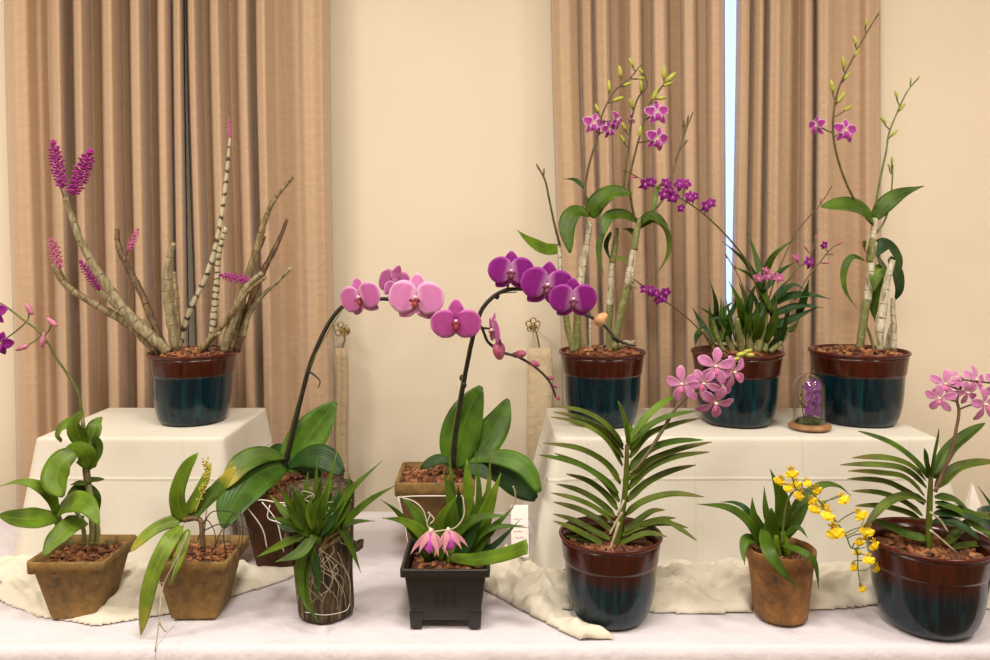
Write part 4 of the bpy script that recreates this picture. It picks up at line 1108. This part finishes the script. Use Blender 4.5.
# ---- G: black square pot
def black_pot():
    Yf = 1.465; h = .078; c = Vv(((446-495)/F*1.49, 1.54, TT+.003)); root = thing('potted_orchid', 'black plastic square pot of strap leaves with two pale pink drooping flowers', 'potted plant', c, 'potted orchids')
    H = .115; mb = MB(); h0 = .064
    square_loft(mb, c, [(.001,.014),(h0-.004,.014),(h0,.018),(.0745,H*.86),(.0755,H*.87),(.082,H*.875),(.0825,H*.99),(.081,H),(.077,H),(.0745,H*.95),(.070,H*.7),(.001,H*.7)], rr=.06, n=3)
    # recessed foot line and slots
    for k in range(3):
        x = c.x-.016+k*.016
        for z0, z1 in ((.062,.074),(.043,.056)): 
            yy = c.y-lerp(h0,.0745,(z0-.018)/(H*.86-.018)); box(mb, (x-.0035, yy-.0022, c.z+z0), (x-.0015, yy+.003, c.z+z1)); box(mb, (x+.0015, yy-.0022, c.z+z0), (x+.0035, yy+.003, c.z+z1))
    pot = part('pot', mb, BLACKP, root, smooth=False)
    for sx in (-1, 1):
        for sy in (-1, 1):
            f = MB(); a = c+Vv((sx*(h0-.010), sy*(h0-.010), 0)); 
            rings = []
            for (r, z) in ((.0105, -.0), (.0125, .030)):
                rings.append([f.add(a+Vv((dx*r, dy*r, z))) for dx, dy in ((-1,-1),(1,-1),(1,1),(-1,1))])
            f.rings(rings); part('foot', f, BLACKP, pot, smooth=False)
    chips(root, c, .068, c.z+H*.80, 130, .007, True)
    Y = 1.53
    for seq, hw, mt, pf, d in [
        ([(432,560),(412,530),(396,511),(380,499)],4.5,G2,'grass',-.05), ([(440,556),(420,532),(402,521),(382,518)],6,G1,'lance',-.06), ([(436,552),(418,516),(399,494)],6.5,G2,'lance',.0), ([(446,556),(452,510),(450,456)],5,G2,'lance',.04),
        ([(452,556),(452,510),(443,469)],6,G2,'lance',.0), ([(464,556),(468,505),(467,459)],6,G1,'strap',.02), ([(470,556),(479,500),(475,448)],4,G2,'grass',.05), ([(474,556),(487,500),(491,449)],4,G4,'grass',.05),
        ([(472,556),(484,520),(501,473)],8,G1,'lance',.0), ([(466,566),(488,534),(514,507)],5,G2,'lance',-.02), ([(460,560),(484,532),(507,526),(530,528)],4,G2,'grass',-.04), ([(448,557),(474,560),(504,555),(528,547)],6.3,G1,'cut',-.08),
        ([(452,540),(475,519),(510,515)],4.5,G2,'lance',-.03), ([(434,550),(442,518),(457,496)],5.5,G1,'lance',-.05), ([(440,560),(430,530),(428,510)],6,G3,'lance',.03), ([(458,560),(460,520),(458,485)],7,G3,'lance',.03), ([(462,560),(476,525),(485,492)],7,G2,'lance',.03),
        ([(455,562),(470,540),(482,520)],6,G3,'lance',-.02), ([(428,560),(420,540),(407,530)],5,G3,'lance',.02), ([(438,562),(446,530),(448,505)],6,G2,'lance',-.01), ([(470,560),(495,545),(520,520)],3.5,G3,'grass',.03), ([(466,558),(472,530),(474,500)],6,G2,'lance',.0), ([(442,562),(436,580),(432,575)],4,G3,'lance',-.04), ([(446,560),(452,548),(447,565)],4,G1,'lance',-.06), ([(455,560),(445,535),(440,520)],5,G2,'lance',.04)]:
        leaf(root, Y, seq, hw, mt, pf, d=d, fold=.22)
    mb = MB()
    for s in ([(400,497),(415,502),(424,512),(430,530),(445,530),(456,527),(464,515),(463,497)], [(430,515),(427,525),(434,530)], [(428,512),(434,519),(430,524)]):
        tube(mb, px(Y-.06, s), .0013, 6, 5)
    tube(mb, px(Y-.03, [(452,560),(452,545),(446,531)]), .0015, 6, 4)
    part('flower_stem', mb, simple('pale_stem', (.50,.42,.33), .5, var=.2), root)
    put_flower(root, 'catt', P(431,531,Y-.06), R_(-.15,-1,0), 4, 24/F*Y, label='pale pink drooping flower with violet lip')
    put_flower(root, 'catt', P(448,530,Y-.06), R_(.3,-1,0), -6, 22/F*Y, label='pale pink drooping flower with violet lip')
    mb = MB(); b = P(499,515,1.62)
    tube(mb, [P(485,535,1.60), P(500,518,1.62), P(514,504,1.63), P(515,492,1.63), P(513,486,1.63)], [.0018,.0022,.0016], 6, 5)
    part('root', mb, ROOTP, root)
black_pot()

# ---- H: front vanda
def vanda(Yp, xc, R, H, label, st, leaves, base, bottom):
    c = Vv(((xc-495)/F*Yp, Yp, TT+.003)); root = thing('potted_orchid', label, 'potted plant', c, 'potted orchids')
    glazed_pot(root, R, H, GLZF, base); chips(root, c, R*.86, c.z+H*.80, 230, .007)
    cane(root, Yp, st, [2.8,3.0,2.8,2.0], G4, name='stem', knots=8)
    for i, (seq, hw, mt) in enumerate(leaves):
        leaf(root, Yp, seq, hw, mt, 'strap', d=random.uniform(-.05,.05), fold=.5, up=R_(0,-.5,.85), k=1.0)
    return root
LV = [([(623,446),(604,424),(582,412),(553,406)],4,G4), ([(623,450),(603,430),(580,419),(553,412)],4,G4), ([(623,458),(603,435),(588,427),(571,423)],4,G4), ([(622,466),(605,440),(582,425),(551,417)],4.2,G4),
      ([(620,484),(605,464),(580,450),(543,443)],4.4,G4), ([(618,494),(600,478),(575,464),(539,455)],4.6,G2), ([(619,502),(604,482),(585,468),(554,453)],4.2,G4), ([(617,510),(605,495),(588,482),(566,474)],4.2,G4),
      ([(615,518),(600,504),(580,492),(556,484)],4.2,G4), ([(613,524),(598,511),(578,501),(551,493)],4.2,G4), ([(612,532),(597,520),(578,510),(553,502)],4.2,G4), ([(610,540),(595,532),(576,522),(553,514)],4,G4), ([(606,546),(590,538),(572,529),(553,521)],4,G4), ([(608,548),(590,541),(565,536)],3.6,G2),
      ([(627,446),(624,425),(618,401)],5,G1), ([(629,446),(630,432),(629,424)],4,G2), ([(630,444),(645,420),(662,404),(680,394)],4.6,G1), ([(630,450),(648,428),(670,417),(696,411)],4.4,G2), ([(630,458),(648,436),(672,426),(701,418)],4,G4),
      ([(629,472),(648,452),(672,443),(703,440)],5,G2), ([(629,480),(650,462),(680,450),(712,442)],4.4,G4), ([(628,490),(648,470),(675,458),(710,452)],4.4,G4), ([(627,502),(645,485),(668,473),(696,465)],4.4,G4), ([(625,516),(645,502),(672,495),(704,497)],4.6,G4),
      ([(624,532),(640,520),(652,512),(665,510)],4,G4), ([(622,536),(642,526),(660,520),(676,518)],4,G4), ([(620,536),(640,527),(664,524),(688,528)],4.4,G4), ([(640,526),(664,522),(680,530),(697,541)],3.6,G4), ([(618,545),(634,538),(650,534),(667,537)],4,G4)]
rH = vanda(1.53, 610.5, .0985, .158, 'strap-leaved fan orchid in the glazed pot at front centre, pink flowers upper right',
           [(616,548),(622,515),(626,480),(627,445)], LV, .66, 630)
mb = MB(); tube(mb, px(1.49, [(622,512),(612,530),(610,534)]), [.0026,.0022], 7, 4); tube(mb, px(1.48, [(619,522),(614,538),(610,550)]), [.0028,.0022], 7, 4); tube(mb, px(1.48,[(624,500),(618,515)]), .0022, 6, 2); part('aerial_root', mb, ROOTP, rH)
fa = lambda x, y, s, f, r=0, d=0: (x, y, 'vanda', s, {'face':R_(*f), 'roll':r, 'd':d, 'pr':.9, 'down':1})
spray(rH, 1.53, [(629,474),(638,466),(650,450),(664,428),(676,408),(688,396),(700,388),(712,376),(722,368),(735,360),(744,354)], [1.9,1.8,1.6,1.4,1.1], [
    fa(683,384,20,(-.6,-.8,0),-10), fa(715,366,20,(.1,-1,0),10,-.03), fa(704,383,16,(-.3,-1,-.2),40,-.05), fa(733,372,19,(.5,-.8,-.1),-20,-.02), fa(715,402,20,(.15,-.9,-.5),20,-.04), fa(722,385,14,(.2,-1,-.3),60,-.01),
    (742,354,'budg',6,{'ax':R_(1,0,.3),'fat':.5}), (748,351,'budg',5,{'ax':R_(1,0,.3),'fat':.5}), (750,355,'budg',5,{'ax':R_(1,0,0),'fat':.5}), (736,359,'budg',5,{'ax':R_(1,0,.3)})], STEMO, -.02, .03)

# ---- N: right vanda
LN = [([(927,478),(912,460),(890,444),(858,431)],5,G2), ([(925,480),(908,466),(885,459),(852,458)],5,G4), ([(926,488),(905,471),(880,466),(840,465)],4.6,G4), ([(924,496),(905,479),(882,474),(848,471)],4.4,G4),
      ([(924,505),(905,492),(882,482),(847,479)],4.6,G4), ([(922,516),(902,502),(880,494),(852,491)],4.4,G4), ([(920,520),(902,512),(880,507),(855,506)],4.4,G4), ([(926,502),(905,497),(884,506),(864,528)],5.4,G4), ([(926,540),(908,536),(890,528),(870,519)],6,G2),
      ([(930,476),(933,455),(939,429)],5,G2), ([(928,478),(925,462),(924,448)],4.6,G2), ([(933,478),(948,452),(966,436),(985,423)],7,G2), ([(936,488),(955,470),(975,464),(1000,462)],6,G4), ([(935,498),(955,502),(974,522),(995,544)],6,G2), ([(935,503),(958,512),(975,528),(996,536)],5,G2), ([(934,514),(960,516),(990,524)],5,G3), ([(945,545),(962,528),(975,520),(990,512)],5,G4), ([(934,522),(955,524),(980,540)],6,G3), ([(950,548),(975,545),(1000,545)],4,G4), ([(936,508),(960,510),(985,518),(1005,520)],4,G2)]
rN = vanda(1.50, 928, .1125, .160, 'strap-leaved fan orchid in the glazed pot at front right with pink flowers above',
           [(929,550),(929,520),(930,498),(931,474)], LN, .66, 640)
mb = MB(); tube(mb, px(1.47, [(930,512),(940,520),(948,532)]), [.0022,.0018], 7, 4); tube(mb, px(1.45, [(930,530),(942,540),(956,552)]), [.0024,.0016], 7, 4); part('aerial_root', mb, ROOTP, rN)
spray(rN, 1.50, [(935,492),(944,470),(952,450),(956,430),(959,412),(957,400),(960,390),(963,378)], [1.9,1.8,1.6,1.2], [
    fa(945,384,16,(-.3,-1,.1),10), fa(940,398,15,(-.6,-.8,-.1),0,-.02), fa(956,378,11,(.3,-.7,.6),30), fa(975,380,17,(.4,-.8,.3),15,.02), fa(984,404,18,(.35,-.9,-.1),-8,-.01), fa(967,392,13,(.1,-1,-.3),50,-.02), fa(996,384,17,(.3,-1,0),20,.02)], STEMB, -.02, .01)

# ---- M: oncidium in round fibre pot
def oncidium():
    Y = 1.53; c = Vv(((780.5-495)/F*Y, Y, TT+.003)); root = thing('potted_orchid', 'small round fibre pot with an orchid trailing a spray of bright yellow flowers', 'potted plant', c, 'potted orchids')
    mb = MB(); R = .0645; H = .130
    lathe(mb, c, [(r*R, z*H) for r, z in ((0,0),(.70,0),(.76,.02),(.78,.08),(.86,.5),(.93,.80),(.945,.81),(.99,.82),(1.0,.98),(.99,1.0),(.93,1.0),(.91,.9),(.89,.75),(0,.75))], 56)
    for v in mb.v: v += Vv((noise.noise(v*70), noise.noise(v*70+Vv((5,0,0))), .3*noise.noise(v*50)))*.0016
    part('pot', mb, FIBR, root); chips(root, c, R*.86, c.z+H*.84, 130, .006)
    for seq, hw, mt, pf, d in [
        ([(760,545),(748,522),(728,508),(697,504)],5,G2,'lance',-.05), ([(760,540),(748,512),(735,503),(720,502)],3.6,G3,'lance',.02), ([(764,545),(754,520),(752,497)],5.5,G2,'lance',.0), ([(782,530),(781,500),(770,469)],8,G2,'lance',-.02),
        ([(774,540),(766,512),(764,486)],3.8,G2,'lance',.03), ([(776,552),(770,530),(771,508)],8,G2,'oval',-.03), ([(784,540),(798,505),(820,486),(838,486),(851,496)],5,G2,'lance',.03), ([(784,538),(799,515),(813,497)],6,G2,'lance',.0),
        ([(785,536),(798,528),(808,538)],3,G2,'lance',-.03), ([(764,530,-.03),(768,550,-.08),(781,570,-.095),(797,587,-.09)],6.5,G2,'lance',0), ([(782,545,-.03),(800,551,-.07),(814,562,-.08),(819,589,-.07)],3.5,G2,'lance',0), ([(758,540),(746,540),(743,552),(745,565)],5,G2,'lance',-.05),
        ([(778,545),(784,520),(790,505)],5,G3,'lance',.02), ([(768,545),(762,530),(758,515)],5,G3,'lance',.02), ([(786,535),(795,515),(800,503)],4,G3,'lance',.04)]:
        leaf(root, Y, seq, hw, mt, pf, d=d, fold=.25)
    for s in ([(787,555),(785,545),(783,532)], [(778,555),(776,546),(776,535)]): cane(root, Y-.01, s, [4,5,2.6], G1, name='pseudobulb')
    ctr = [(791,472,9),(781,480,8),(795,483,8),(800,494,9),(815,490,9),(811,500,7),(816,508,8),(828,514,10),(834,530,12),(841,498,9),(858,514,9),(867,529,10),(873,544,9),(860,541,7),(857,551,6),(868,558,8),(876,567,8),(853,566,7),(861,588,6),(788,487,7),(806,482,7),(823,505,7),(864,536,6)]
    it = [(x, y-s*.3, 'onc', s, {'face':R_(random.uniform(-.5,.5),-1,random.uniform(-.3,.4)), 'roll':random.uniform(-35,35)-(25 if x > 850 else 0), 'pr':.5, 'down':1, 'd':random.uniform(-.03,.02)}) for x, y, s in ctr]
    spray(root, Y, [(782,545),(784,520),(788,500),(796,490),(808,490),(820,502),(835,520),(846,536),(850,546),(857,552),(858,570),(861,586)], [1.2,1,.8,.5], it, STEMG, -.02, -.07, ext=[[(846,536),(858,530),(864,520)], [(850,548),(862,548),(870,545)], [(857,570),(866,570),(874,564)], [(820,502),(834,499),(842,496)]])
oncidium()

# ---- L: glass cloche
def cloche():
    Y = 1.87; c = Vv(((809.5-495)/F*Y, Y, TR+.003)); root = thing('glass_cloche', 'small glass dome on wooden base holding tiny violet orchid flowers, between two glazed pots', 'glass dome', c)
    mb = MB(); lathe(mb, c, [(0,0),(.045,0),(.048,.003),(.0475,.007),(.042,.010),(.040,.012),(0,.012)], 40); part('wooden_base', mb, WOODB, root)
    mb = MB(); pr = []
    for k in range(0, 11): pr.append((.037, .0125+k*.0078))
    for k in range(1, 13):
        a = k/12*math.pi/2; pr.append((.037*math.cos(a)+.00001, .0905+.037*math.sin(a)))
    inner = [(max(.00002, r-.0012), z-(.0012 if z > .0905 else 0)) for r, z in pr][::-1]
    lathe(mb, c, pr+inner, 40, cap=(False, False))
    gm, nt, b = new_mat('dome_glass'); b.inputs['Transmission Weight'].default_value = 1; b.inputs['Roughness'].default_value = .01; b.inputs['IOR'].default_value = 1.45; b.inputs['Base Color'].default_value = (.97,.98,.96,1)
    part('glass_dome', mb, gm, root)
    mb = MB(); lathe(mb, c, [(.0,.012),(.030,.0125),(.028,.019),(.018,.024),(0,.026)], 24, wob=.3); part('moss', mb, MOSS, root)
    mb = MB()
    q = lambda x, z, y=0: c+Vv((x, y, z))
    tube(mb, [q(.004,.02), q(.008,.06,.004), q(.006,.11,.004), q(-.002,.118)], .0011, 6, 4); tube(mb, [q(-.012,.02), q(-.016,.045), q(-.010,.06), q(-.019,.075), q(-.016,.095)], .0009, 6, 5)
    for a in ((-.021,.077),(-.020,.056),(-.013,.050),(-.017,.096),(-.022,.062)): ball(mb, q(*a, -.004), .003)
    part('stem', mb, LIPP, root)
    for x, z, s in ((.005,.096,.021), (.006,.069,.020), (.006,.043,.020)): put_flower(root, 'clov', q(x, z, -.008), R_(0,-1,.1), random.uniform(-12,12), s)
    for x, z in ((-.016,.030),(-.008,.028)): 
        mb = MB(); blade(mb, [q(0,.022), q(x*.6,z+.004,-.008), q(x*1.2,z,-.012)], .004, 'lance'); part('leaf', mb, G3, root)
cloche()

# ---- small things at the edges
PAPER = simple('white_card', (.80,.76,.72), .7)
PINKP = simple('pink_print', (.72,.42,.42), .7)
mb = MB(); Yc = 1.735; a = P(511,505,Yc+.015); b = P(528,505,Yc+.015); zz = TT+.045
bl = Vv((a.x, Yc-.03, zz)); br = Vv((b.x, Yc-.03, zz))
for s in (0, .001):
    for v in (bl, br, b, a): mb.add(v+Vv((0, s, 0)))
for f in ((0,1,2,3),(7,6,5,4),(0,4,5,1),(1,5,6,2),(2,6,7,3),(3,7,4,0)): mb.face(*f)
card = solo('plant_card', mb, PAPER, 'small pale card with faint pink print propped beside the black pot', 'card', bl, smooth=False)
mb = MB()
for k in range(5):
    t = .25+.12*k; x0 = .15+.1*(k%2); pts = [bl.lerp(a, t).lerp(br.lerp(b, t), x0+j*.1)+Vv((0,-.0008,.0012*math.sin(j*2+k))) for j in range(6)]
    tube(mb, pts, .0007, 5, 2)
part('print', mb, PINKP, card)
mb = MB(); Y = 1.69; ap = P(974,483,Y+.03)
base = [Vv((P(952,0,Y).x, Y-.02, TT+.002)), Vv((P(1000,0,Y).x, Y-.04, TT+.002)), Vv((P(1010,0,Y).x, Y+.05, TT+.002)), Vv((P(960,0,Y).x, Y+.05, TT+.002))]
for v in base: mb.add(v)
mb.add(ap+Vv((-.003,0,0))); mb.add(ap+Vv((.012,.03,-.004)))
for f in ((0,1,4),(1,2,5,4),(2,3,5),(3,0,4,5),(3,2,1,0)): mb.face(*f)
solo('folded_napkin', mb, clothmat('napkin', (.80,.72,.66), bs=.3, scale=20), 'white folded cloth peak standing behind the front right pot', 'napkin', base[0], smooth=False)
def edge_plant():
    Y = 1.62; c = Vv(((1024-495)/F*Y, Y, TT+.003)); root = thing('potted_orchid', 'dark green pot with a pale band, mostly hidden behind the front right pot', 'potted plant', c, 'potted orchids')
    mb = MB(); lathe(mb, c, [(0,0),(.055,0),(.060,.01),(.078,.14),(.082,.145),(.082,.155),(.076,.155),(.072,.13),(0,.13)], 48); part('pot', mb, simple('dark_green_glaze', (.008,.045,.028), .25), root)
    mb = MB(); lathe(mb, c, [(.0745,.098),(.0775,.112),(.0765,.118),(.0738,.11)], 48, cap=(False,False)); part('pot_band', mb, PAPER, root)
    chips(root, c, .07, c.z+.135, 80)
    for s, hw in (([(1015,560),(1000,520),(978,486)],4), ([(1010,565),(1000,545),(982,535)],4), ([(1020,560),(1025,510),(1018,470)],5), ([(1028,560),(1045,520),(1060,500)],5), ([(1014,560),(1004,530),(986,512)],4)):
        leaf(root, Y, s, hw, G3, 'lance', fold=.2)
edge_plant()

# ================================================================= LIGHT
def area(loc, rot, sx, sy, power, col):
    l = bpy.data.lights.new('ceiling_panel', 'AREA'); l.shape = 'RECTANGLE'; l.size = sx; l.size_y = sy; l.energy = power; l.color = col
    o = bpy.data.objects.new('ceiling_lamp', l); COL.objects.link(o); o.location = loc; o.rotation_euler = rot; return o
warm = (1.0, .93, .82)
for x, y, p in ((-1.7,.75,35), (0,.75,26), (1.7,.75,26), (-1.6,-.1,34), (0,-.1,28), (1.6,-.1,24)):
    area((x, y, 2.97), (0,0,0), .4, .4, p, warm)
w = bpy.data.worlds.new('daylight'); SC.world = w; w.use_nodes = True
bg = w.node_tree.nodes['Background']; bg.inputs[0].default_value = (.50,.62,1.0,1); bg.inputs[1].default_value = 2.2

cam = bpy.data.cameras.new('camera'); co = bpy.data.objects.new('camera', cam); COL.objects.link(co)
co.location = (0,0,CZ); co.rotation_euler = (math.radians(90),0,0)
cam.sensor_width = 36; cam.lens = 36*F/990; cam.shift_y = -(330-245)/990; cam.clip_start = .02
SC.camera = co
SC.view_settings.view_transform = 'Standard'; SC.view_settings.look = 'None'; SC.view_settings.exposure = -0.06; SC.view_settings.gamma = 1
SC.view_settings.use_curve_mapping = False
SC.cycles.max_bounces = 8; SC.cycles.diffuse_bounces = 4; SC.cycles.glossy_bounces = 3; SC.cycles.transmission_bounces = 6
SC.cycles.sample_clamp_indirect = 5
